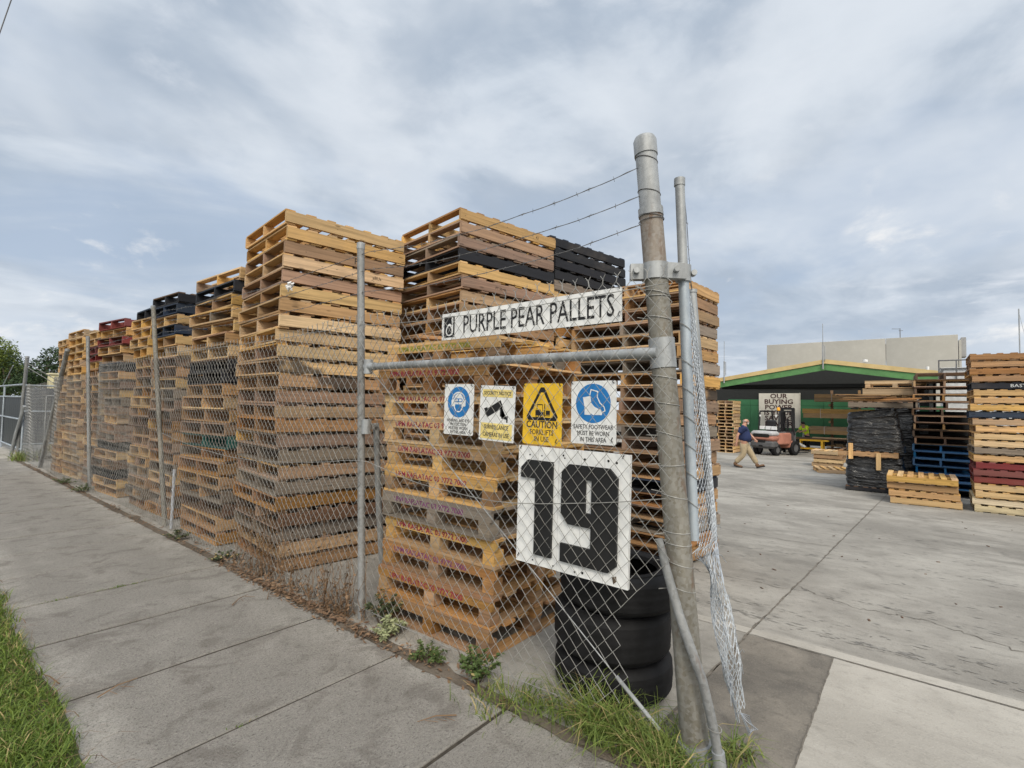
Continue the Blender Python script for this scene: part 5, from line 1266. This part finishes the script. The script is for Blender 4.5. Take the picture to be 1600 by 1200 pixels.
def person(label, loc, rot, pose, hair, belly, shirt, trousers, shoe, hivis=False):
    root = None
    V, E, Rd = [], [], []
    def ad(p, r, par=None):
        V.append(Vector(p)); Rd.append(r)
        if par is not None: E.append((par, len(V)-1))
        return len(V)-1
    P_ = pose
    pel = ad(P_['pelvis'], (.14, .15)); bel = ad(P_['belly'], (.135+belly*.3, .145+belly*.2), pel); ch = ad(P_['chest'], (.125, .16), bel); up_ = ad(P_['upper'], (.09, .12), ch)
    nk_ = ad(P_['neck'], .062, up_); hd0 = ad(P_['neck']+Vector((.01, 0, .07)), (.068, .066), nk_); hd = ad(P_['head'], (.098, .078), hd0); ad(P_['head']+Vector((-.01, 0, .075)), (.075, .065), hd)
    fd = P_.get('face', Vector((1, 0, 0)))
    ns = ad(P_['head']+fd*.098+Vector((0, 0, -.01)), .016, hd); ad(P_['head']+fd*.115+Vector((0, 0, -.025)), .012, ns); ad(P_['head']+fd*.075+Vector((0, 0, -.085)), .032, hd0)
    sdv = Vector((-fd.y, fd.x, 0))
    for s_ in (-1, 1): ad(P_['head']+sdv*s_*.088+Vector((-.005, 0, -.01)), (.014, .026), hd)
    for s_, key in ((1, 'l'), (-1, 'r')):
        sh_ = ad(P_['upper']+Vector((0, s_*.17, -.02)), .066, up_); el = ad(P_['elb_'+key], .048, sh_); wr = ad(P_['wri_'+key], .031, el)
        f_ = (P_['wri_'+key]-P_['elb_'+key]).normalized()
        hand(V, E, Rd, wr, P_['wri_'+key], f_, Vector((-f_.z, 0, f_.x)) if abs(f_.y) < .9 else Vector((1, 0, 0)), .5*s_)
        hp = ad(P_['pelvis']+Vector((0, s_*.09, -.05)), .098, pel); kn = ad(P_['knee_'+key], .066, hp); an_ = ad(P_['ank_'+key], .043, kn)
        hl = ad(P_['ank_'+key]+P_['foot_'+key]*.3+Vector((0, 0, -.045)), .036, an_); ad(P_['ank_'+key]+P_['foot_'+key]*.85+Vector((0, 0, -.06)), .028, hl)
    body = skin('person', V, E, Rd, [skinm], None, 1)
    body.location = loc; body.rotation_euler = (0, 0, rot); tag(body, label, 'person')
    # shirt
    W, F, Q = [], [], []
    def aw(p, r, par=None):
        W.append(Vector(p)); Q.append(r)
        if par is not None: F.append((par, len(W)-1))
        return len(W)-1
    a0 = aw(P_['pelvis']+Vector((.0, 0, .0)), (.168+belly*.25, .178+belly*.15)); a1 = aw(P_['belly'], (.165+belly*.36, .17+belly*.25), a0); a2 = aw(P_['chest'], (.15, .185), a1); a3 = aw(P_['upper'], (.11, .14), a2); aw(P_['neck']+Vector((-.005, 0, -.02)), .078, a3)
    for s_, key in ((1, 'l'), (-1, 'r')):
        q = P_['upper']+Vector((0, s_*.18, -.02)); s1_ = aw(q, .086, a3); aw(q.lerp(P_['elb_'+key], .8), .08, s1_)
    skin('shirt', W, F, Q, [shirt], body, 2)
    W, F, Q = [], [], []
    a0 = aw(P_['pelvis'], (.155+belly*.15, .165+belly*.1))
    aw(P_['pelvis']+Vector((0, 0, .09)), (.15+belly*.2, .165+belly*.1), a0)
    for s_, key in ((1, 'l'), (-1, 'r')):
        h1 = aw(P_['pelvis']+Vector((0, s_*.095, -.06)), .13, a0); k1 = aw(P_['knee_'+key], .105, h1); aw(P_['ank_'+key]+Vector((0, 0, .03)), .085, k1)
    skin('trousers', W, F, Q, [trousers], body, 2)
    for key in 'lr':
        b = MB(); f_ = P_['foot_'+key]; L_ = f_.length; an_ = P_['ank_'+key]; ang = math.atan2(f_.y, f_.x); pit = -math.asin(max(-1, min(1, f_.z/L_)))
        rr_ = rz(ang) @ ry(pit)
        ctr = an_+f_*.42+Vector((0, 0, -.055))
        b.rbox(tuple(ctr+rr_ @ Vector((0, 0, -.028))), (.29, .105, .035), .016, rr_, mi=1); b.rbox(tuple(ctr+rr_ @ Vector((0, 0, .012))), (.275, .098, .075), .034, rr_, seg=4); b.rbox(tuple(an_+Vector((-.0, 0, -.0))), (.12, .10, .13), .04, rr_, seg=4)
        part('shoe', b, [shoe, M['black']], body)
    b = MB(); hc = P_['head']
    if hair == 'bald':
        pts = []
        for a in np.linspace(-2.2, 2.2, 13): pts.append(hc+(-fd)*.088*math.cos(a)+sdv*.078*math.sin(a)+Vector((0, 0, -.01-.0*a)))
        b.tube(pts, [.010]+[.019]*11+[.010], 8); part('hair', b, greyhair, body)
        b = MB()
        for s_ in (-1, 1): b.tube([hc+fd*.07+sdv*.05*s_+Vector((0, 0, -.06)), hc+fd*.085+sdv*.02*s_+Vector((0, 0, -.095)), hc+fd*.07+Vector((0, 0, -.12))], [.009, .015, .014], 7)
        b.tube([hc+fd*.098+sdv*.03+Vector((0, 0, -.052)), hc+fd*.106+Vector((0, 0, -.048)), hc+fd*.098-sdv*.03+Vector((0, 0, -.052))], .01, 6); part('beard', b, greyhair, body)
    else:
        b.lathe([(.10, -.03), (.104, .02), (.085, .075), (.045, .105), (.001, .115)], tuple(hc+Vector((-.008, 0, .012))), 16); part('hair', b, darkhair, body)
    b = MB()
    for s_ in (-1, 1): b.lathe([(.001, .008), (.009, .004), (.009, -.004)], tuple(hc+fd*.088+sdv*.032*s_+Vector((0, 0, .012))), 8, ry(R(90)))
    part('eyes', b, M['black'], body)
    b = MB(); b.tube([hc+fd*.094+sdv*.025+Vector((0, 0, -.06)), hc+fd*.1+Vector((0, 0, -.062)), hc+fd*.094-sdv*.025+Vector((0, 0, -.06))], .006, 5); part('mouth', b, plain('lips', (.30, .11, .09), .6), body)
    return body
V3 = Vector
navy = plain('navy_polo', (.012, .022, .075), .85, var=.2, scale=5); khaki = plain('khaki_cloth', (.36, .29, .19), .9, var=.12, scale=8); brownshoe = plain('brown_leather', (.13, .07, .035), .6)
hiv = plain('hi_vis_yellow', (.62, .85, .04), .7); darkcl = plain('dark_work_trousers', (.03, .03, .035), .85)
man = dict(pelvis=V3((.0, 0, .87)), belly=V3((.05, 0, 1.04)), chest=V3((.0, 0, 1.25)), upper=V3((-.01, 0, 1.38)), neck=V3((.02, 0, 1.47)), head=V3((.06, 0, 1.605)), face=V3((.94, -.34, 0)),
           elb_l=V3((.16, .24, 1.14)), wri_l=V3((.32, .17, .98)), elb_r=V3((-.17, -.25, 1.12)), wri_r=V3((-.20, -.25, .86)),
           knee_l=V3((.22, .1, .47)), ank_l=V3((.40, .09, .11)), foot_l=V3((.24, .02, .06)), knee_r=V3((.0, -.09, .46)), ank_r=V3((-.26, -.10, .13)), foot_r=V3((.235, -.01, -.06)))
person('heavyset man in navy polo and khaki trousers walking across the yard', (18.6, 4.72, gz(18.6)), R(-82), man, 'bald', .26, navy, khaki, brownshoe)
wk = dict(pelvis=V3((0, 0, .85)), belly=V3((.04, 0, 1.02)), chest=V3((.10, 0, 1.2)), upper=V3((.15, 0, 1.32)), neck=V3((.21, 0, 1.38)), head=V3((.28, 0, 1.48)),
          elb_l=V3((.33, .22, 1.1)), wri_l=V3((.55, .14, 1.05)), elb_r=V3((.30, -.24, 1.08)), wri_r=V3((.53, -.16, 1.03)),
          knee_l=V3((.04, .12, .45)), ank_l=V3((0, .13, .1)), foot_l=V3((.24, .03, 0)), knee_r=V3((.0, -.12, .45)), ank_r=V3((-.04, -.13, .1)), foot_r=V3((.24, -.03, 0)))
person('worker in bright yellow hi-vis shirt bending behind the saw bench', (32.4, 4.95, gz(32.4)), R(150), wk, 'dark', 0.0, hiv, darkcl, brownshoe)

# ================================================================== VEGETATION
def blades(name, pts, hs, wd, lean, mat, seed=0, curl=1.0):
    rng_ = np.random.RandomState(seed); n = len(pts); pts = np.asarray(pts, float); hs = np.asarray(hs, float)
    az = rng_.rand(n)*2*np.pi; ln = lean*(.3+rng_.rand(n)); d = np.stack([np.cos(az), np.sin(az), np.zeros(n)], 1)
    fa = rng_.rand(n)*np.pi; sdv_ = np.stack([np.cos(fa), np.sin(fa), np.zeros(n)], 1)*(wd*(.6+.8*rng_.rand(n)))[:, None]
    up = np.array([0, 0, 1.0]); V = np.zeros((n, 7, 3))
    for k, (f, ww) in enumerate(((0, 1), (.4, .9), (.75, .6))):
        c = pts+up*(hs*(f-.25*curl*ln*f*f))[:, None]+d*(hs*ln*f*f*curl)[:, None]
        V[:, 2*k] = c-sdv_*ww; V[:, 2*k+1] = c+sdv_*ww
    V[:, 6] = pts+up*(hs*(1-.45*curl*ln))[:, None]+d*(hs*ln*1.15*curl)[:, None]
    base = np.arange(n)[:, None]*7
    q = np.concatenate([base+np.array([[0, 1, 3, 2]]), base+np.array([[2, 3, 5, 4]])]); tr = base+np.array([[4, 5, 6]])
    me = bpy.data.meshes.new(name); me.from_pydata(V.reshape(-1, 3).tolist(), [], q.tolist()+tr.tolist()); me.materials.append(mat); me.update(); return me
rs_ = np.random.RandomState(1)
N = 75000; gx = -.7+rs_.rand(N)*1.5; gy = 1.6+rs_.rand(N)**1.3*7.5
edge = np.array([0.69+.10*mnoise.noise(V3((0, y*1.1, 3)))+.05*mnoise.noise(V3((0, y*4.3, 9))) for y in gy])
dens = np.array([mnoise.noise(V3((x*2.2, y*2.2, 0))) for x, y in zip(gx, gy)])
keep = (gx < edge+rs_.randn(N)*.02) & (rs_.rand(N) < .75+dens*.5)
gp_ = np.stack([gx, gy, np.zeros(N)], 1)[keep]; hh = (.05+.055*rs_.rand(N)+.03*np.maximum(0, dens))[keep]
stuff('grass', blades('grass', gp_, hh, .0028, .9, M['grass'], 2), 'green mown grass growing on the verge beside the footpath', 'grass')
dry = np.stack([.66+rs_.randn(260)*.05, 2.6+rs_.rand(260)*6, np.zeros(260)+.004], 1)
stuff('dry_grass', blades('dry_grass', dry, .05+.05*rs_.rand(260), .0022, 2.0, M['litter'], 4), 'dead straw-coloured grass along the verge edge', 'dry grass')
# long grass at the gate post foot
def tuft_pts(cl, seed):
    r_ = np.random.RandomState(seed); P_, H_ = [], []
    for (x, y, sx_, sy_, n, h) in cl:
        P_.append(np.stack([x+r_.randn(n)*sx_, y+r_.randn(n)*sy_, np.zeros(n)-.005], 1)); H_.append(h*(.45+.75*r_.rand(n)))
    return np.concatenate(P_), np.concatenate(H_)
for i, (cl, lab) in enumerate((
    ([(2.50, 1.45, .05, .12, 230, .28), (2.46, 1.25, .05, .10, 200, .25), (2.56, 1.30, .06, .12, 140, .31)], 'long bright green grass tuft before the tyre stack'),
    ([(2.46, 1.02, .06, .08, 260, .21), (2.55, .95, .06, .06, 120, .22), (2.62, 1.1, .05, .08, 90, .22)], 'long green grass at the foot of the thick gate post'),
    ([(2.72, .78, .05, .05, 90, .17), (2.80, .72, .05, .04, 60, .13)], 'short grass tuft right of the bent pipe foot'),
    ([(2.44, 1.80, .05, .10, 130, .17), (2.34, 1.98, .09, .10, 130, .12)], 'low spreading grass at the footpath edge left of tyres'),
    ([(2.50, 19.4, .12, .25, 260, .34)], 'green grass tuft at the foot of the far fence post'))):
    pp_, h_ = tuft_pts(cl, 50+i); o = link_obj('grass_tuft', blades('grass_tuft', pp_, h_, .0034 if i < 4 else .006, 1.15, M['grass_long'], 60+i)); tag(o, lab, 'grass tuft')
def weed(name, loc, n, rad, h, leaf, mat, label, seed, stems=14, cat='weed', stemmat=None):
    r_ = random.Random(seed); o = thing(name, label, cat, loc)
    b = MB(); lf = MB()
    for k in range(stems):
        a = r_.random()*6.28; q = rad*math.sqrt(r_.random()); tip = V3((q*math.cos(a), q*math.sin(a), h*r_.uniform(.35, 1.0)*(1-.4*q/rad))); base = V3((q*.25*math.cos(a), q*.25*math.sin(a), 0))
        mid = base.lerp(tip, .55)+V3((0, 0, h*.12)); b.tube([base, mid, tip, tip+V3((q*.3*math.cos(a), q*.3*math.sin(a), h*r_.uniform(-.1, .3)))], [.003, .0024, .0015, .0008], 4)
        for j in range(int(n*1.7)//stems):
            f = r_.uniform(.25, 1.05); p = base.lerp(mid, f*2) if f < .5 else mid.lerp(tip, (f-.5)*2)
            an_ = r_.random()*6.28; l_ = leaf*r_.uniform(.3, .9); d_ = V3((math.cos(an_), math.sin(an_), r_.uniform(-.3, .6))).normalized(); sd_ = d_.cross(V3((r_.uniform(-.4, .4), r_.uniform(-.4, .4), 1))).normalized()*l_*.32
            e = p+d_*l_; m_ = p+d_*l_*.5; dr = V3((0, 0, -l_*.12))
            lf.add([tuple(p), tuple(m_-sd_), tuple(e+dr), tuple(m_+sd_)], [(0, 1, 2, 3)])
    part('stems', b, stemmat or M['bark'], o); part('leaves', lf, mat, o); return o
weed('weed', (2.46, 2.22, 0), 520, .17, .26, .042, M['weed'], 'bushy green weed growing at the fence left of the tyres', 1, 20)
weed('weed', (2.42, 2.64, 0), 420, .14, .15, .034, M['weed'], 'low green weed by footpath under the bottom stencilled pallet', 2, 18)
weed('weed', (2.46, 3.12, 0), 300, .15, .16, .05, M['weed_pale'], 'pale variegated weed beside the footpath right of fence post', 3, 16)
weed('weed', (2.56, 3.32, 0), 460, .16, .34, .042, M['weed_dark'], 'dark green weed climbing at the foot of bare fence post', 4, 18)
weed('weed', (2.44, 6.0, 0), 160, .16, .10, .05, M['weed_dark'], 'small dark weed at the corner of second pallet stack', 5, 12)
weed('weed', (2.42, 7.35, 0), 200, .2, .12, .05, M['weed_dark'], 'flat dark weed on footpath edge near white plastic pipe', 6, 12)
weed('weed', (2.44, 12.2, 0), 260, .25, .2, .05, M['weed'], 'yellow-green weed at the foot of third fence post', 7, 14)
weed('weed', (2.42, 13.6, 0), 220, .3, .16, .05, M['weed'], 'yellow-green weed patch on footpath edge beyond third fence post', 8, 14)
weed('weed', (2.72, 19.0, 0), 420, .4, .6, .06, M['weed_dark'], 'grey-green bushy weed inside the far fence corner', 9, 18)
# dried climbing weeds in the mesh
b = MB(); r_ = random.Random(77); sp = []
for k in range(130):
    y = r_.choice((r_.gauss(4.5, .35), r_.gauss(5.2, .4), r_.gauss(3.85, .2), r_.uniform(3.4, 6))); x = 2.47+r_.uniform(-.05, .08); h = r_.uniform(.1, .75)*(.5+.6*r_.random())
    if 4.6 < y < 5.6: h *= 1.3
    p = V3((x, y, 0)); pts = [p]
    for j in range(5):
        p = p+V3((r_.uniform(-.02, .02), r_.uniform(-.05, .05), h/5)); pts.append(p)
    b.tube(pts, [.0035, .003, .0026, .0022, .0018, .001], 3)
    for j in range(9):
        q = pts[r_.randrange(1, 6)]; l_ = r_.uniform(.015, .045); d_ = V3((r_.uniform(-1, 1), r_.uniform(-1, 1), r_.uniform(-.9, .3))).normalized()*l_; s_ = d_.cross(V3((0, .3, 1))).normalized()*l_*.35
        b.add([tuple(q), tuple(q+d_*.5-s_), tuple(q+d_), tuple(q+d_*.5+s_)], [(0, 1, 2, 3)])
stuff('dried_weeds', b.mesh('dried_weeds', M['dry']), 'dead brown weeds tangled along the foot of the fence', 'dried weeds')
b = MB()
for k in range(2000):
    y = r_.uniform(1.8, 18) if r_.random() < .45 else r_.gauss(4.4, .8); x = 2.36+abs(r_.gauss(0, .07))*r_.choice((-.45, 1, 1)); l_ = r_.uniform(.010, .032); a = r_.random()*6.28; z = r_.uniform(.004, .03) if x > 2.33 else .005
    d_ = V3((math.cos(a)*l_, math.sin(a)*l_, r_.uniform(-.004, .012))); s_ = V3((-math.sin(a), math.cos(a), r_.uniform(-.5, .5)))*l_*.35; q = V3((x, y, z))
    b.add([tuple(q-d_), tuple(q-s_), tuple(q+d_), tuple(q+s_)], [(0, 1, 2, 3)])
stuff('leaf_litter', b.mesh('leaf_litter', M['litter']), 'dry brown leaf litter along the footpath edge under the fence', 'leaf litter')
b = MB(); r_ = random.Random(5)     # twigs on the path and small tufts in its joints
for (x, y, a) in ((2.1, 2.05, 2.6), (2.2, 4.5, 1.0), (1.95, 4.6, .6), (.86, 3.75, .3), (.75, 4.1, 1.8)):
    p = V3((x, y, .012)); e = p+V3((math.cos(a)*.22, math.sin(a)*.22, .005)); b.tube([p, p.lerp(e, .5)+V3((0, .01, .01)), e], [.004, .0035, .002], 5)
    for k in range(3): q = p.lerp(e, .3+.25*k); b.tube([q, q+V3((r_.uniform(-.07, .07), -.06, -.004))], .0018, 3)
stuff('twigs', b.mesh('twigs', M['dry']), 'dry twigs lying on the concrete footpath', 'twigs')
pj, hj = tuft_pts([(1.75, 3.87, .06, .008, 0, .03), (1.5, 5.84, .09, .012, 60, .03), (1.05, 5.84, .06, .01, 30, .02), (1.3, 2.885, .03, .01, 14, .02)], 3)
stuff('joint_grass', blades('joint_grass', pj, hj, .0025, 1.4, M['grass'], 9), 'tiny grass growing in the footpath joints', 'grass')
def tree(label, loc, h, lumps, nleaf, leaf, mat, seed, name='tree'):
    r_ = np.random.RandomState(seed); o = thing(name, label, 'tree', loc)
    b = MB(); b.tube([(0, 0, -.2), (.1, .05, h*.3), (0, .1, h*.55), (.05, 0, h*.8)], [h*.04, h*.03, h*.02, h*.006], 8)
    for (cx, cy, cz_, rr_) in lumps: b.tube([(0, .05, h*.35), (cx*.5, cy*.5, (h*.4+cz_)*.5), (cx, cy, cz_)], [h*.015, h*.01, h*.004], 6)
    part('trunk', b, M['bark'], o)
    V, Fc = [], []
    tot = sum(l[3]**2 for l in lumps)
    for (cx, cy, cz_, rr_) in lumps:
        n = int(nleaf*rr_**2/tot); d = r_.randn(n, 3); d /= np.linalg.norm(d, axis=1)[:, None]
        rad = rr_*(.55+.45*r_.rand(n)**.5)*(1+.22*np.array([mnoise.noise(V3(tuple(x*2.5))+V3((cx, cy, cz_))) for x in d])+.12*r_.randn(n)*.6)
        p = np.array([cx, cy, cz_])+d*rad[:, None]*np.array([1, 1, .8])
        a = r_.randn(n, 3); a /= np.linalg.norm(a, axis=1)[:, None]; c = np.cross(a, d); c /= (np.linalg.norm(c, axis=1)[:, None]+1e-6)
        l_ = leaf*(.6+.8*r_.rand(n))[:, None]
        base = len(V); V += np.stack([p-a*l_, p-c*l_*.5, p+a*l_, p+c*l_*.5], 1).reshape(-1, 3).tolist(); Fc += (np.arange(n)[:, None]*4+np.arange(4)[None]+base).tolist()
    me = bpy.data.meshes.new('crown'); me.from_pydata(V, [], Fc); me.materials.append(mat); me.update(); link_obj('crown', me, o); return o
tree('big bright green tree at the left edge beyond the dark gate', (3.2, 47, 0), 6, [(-1.5, 0, 4.6, 1.9), (.7, 0, 4.5, 1.6), (1.7, .5, 3.2, 1.3), (.3, -.5, 2.2, 1.8), (-3.5, .5, 4.4, 2.0), (1.9, .3, 2.0, .9), (-2, -1, 2, 1.8)], 26000, .085, M['leaf1'], 3)
tree('dark grey-green tree rising behind the bright left tree', (5.2, 60, 0), 7, [(-1.5, 0, 5.4, 1.7), (0.6, 0, 4.6, 1.6), (1.9, 0, 3.4, 1.4), (-3.5, 0, 5.6, 2.0)], 12000, .10, M['leaf2'], 4)
tree('dark green tree with open crown behind the far pallets', (6.5, 44, 0), 5.5, [(.6, 0, 4.3, 1.0), (-.2, 0, 3.4, 1.0), (1.6, 0, 4.6, 1.2), (-.9, 0, 2.8, .7), (.6, .3, 2.6, 1.2), (2.2, 0, 3.4, 1.4), (-1.6, 0, 2.4, .6)], 9000, .085, M['leaf2'], 5)
tree('sparse thin tree beside the far fence post', (5.0, 46, 0), 4.6, [(-.3, 0, 3.6, .9), (.4, 0, 3.0, .8), (-.5, 0, 2.4, .9)], 1100, .07, M['leaf2'], 6, 'sapling')
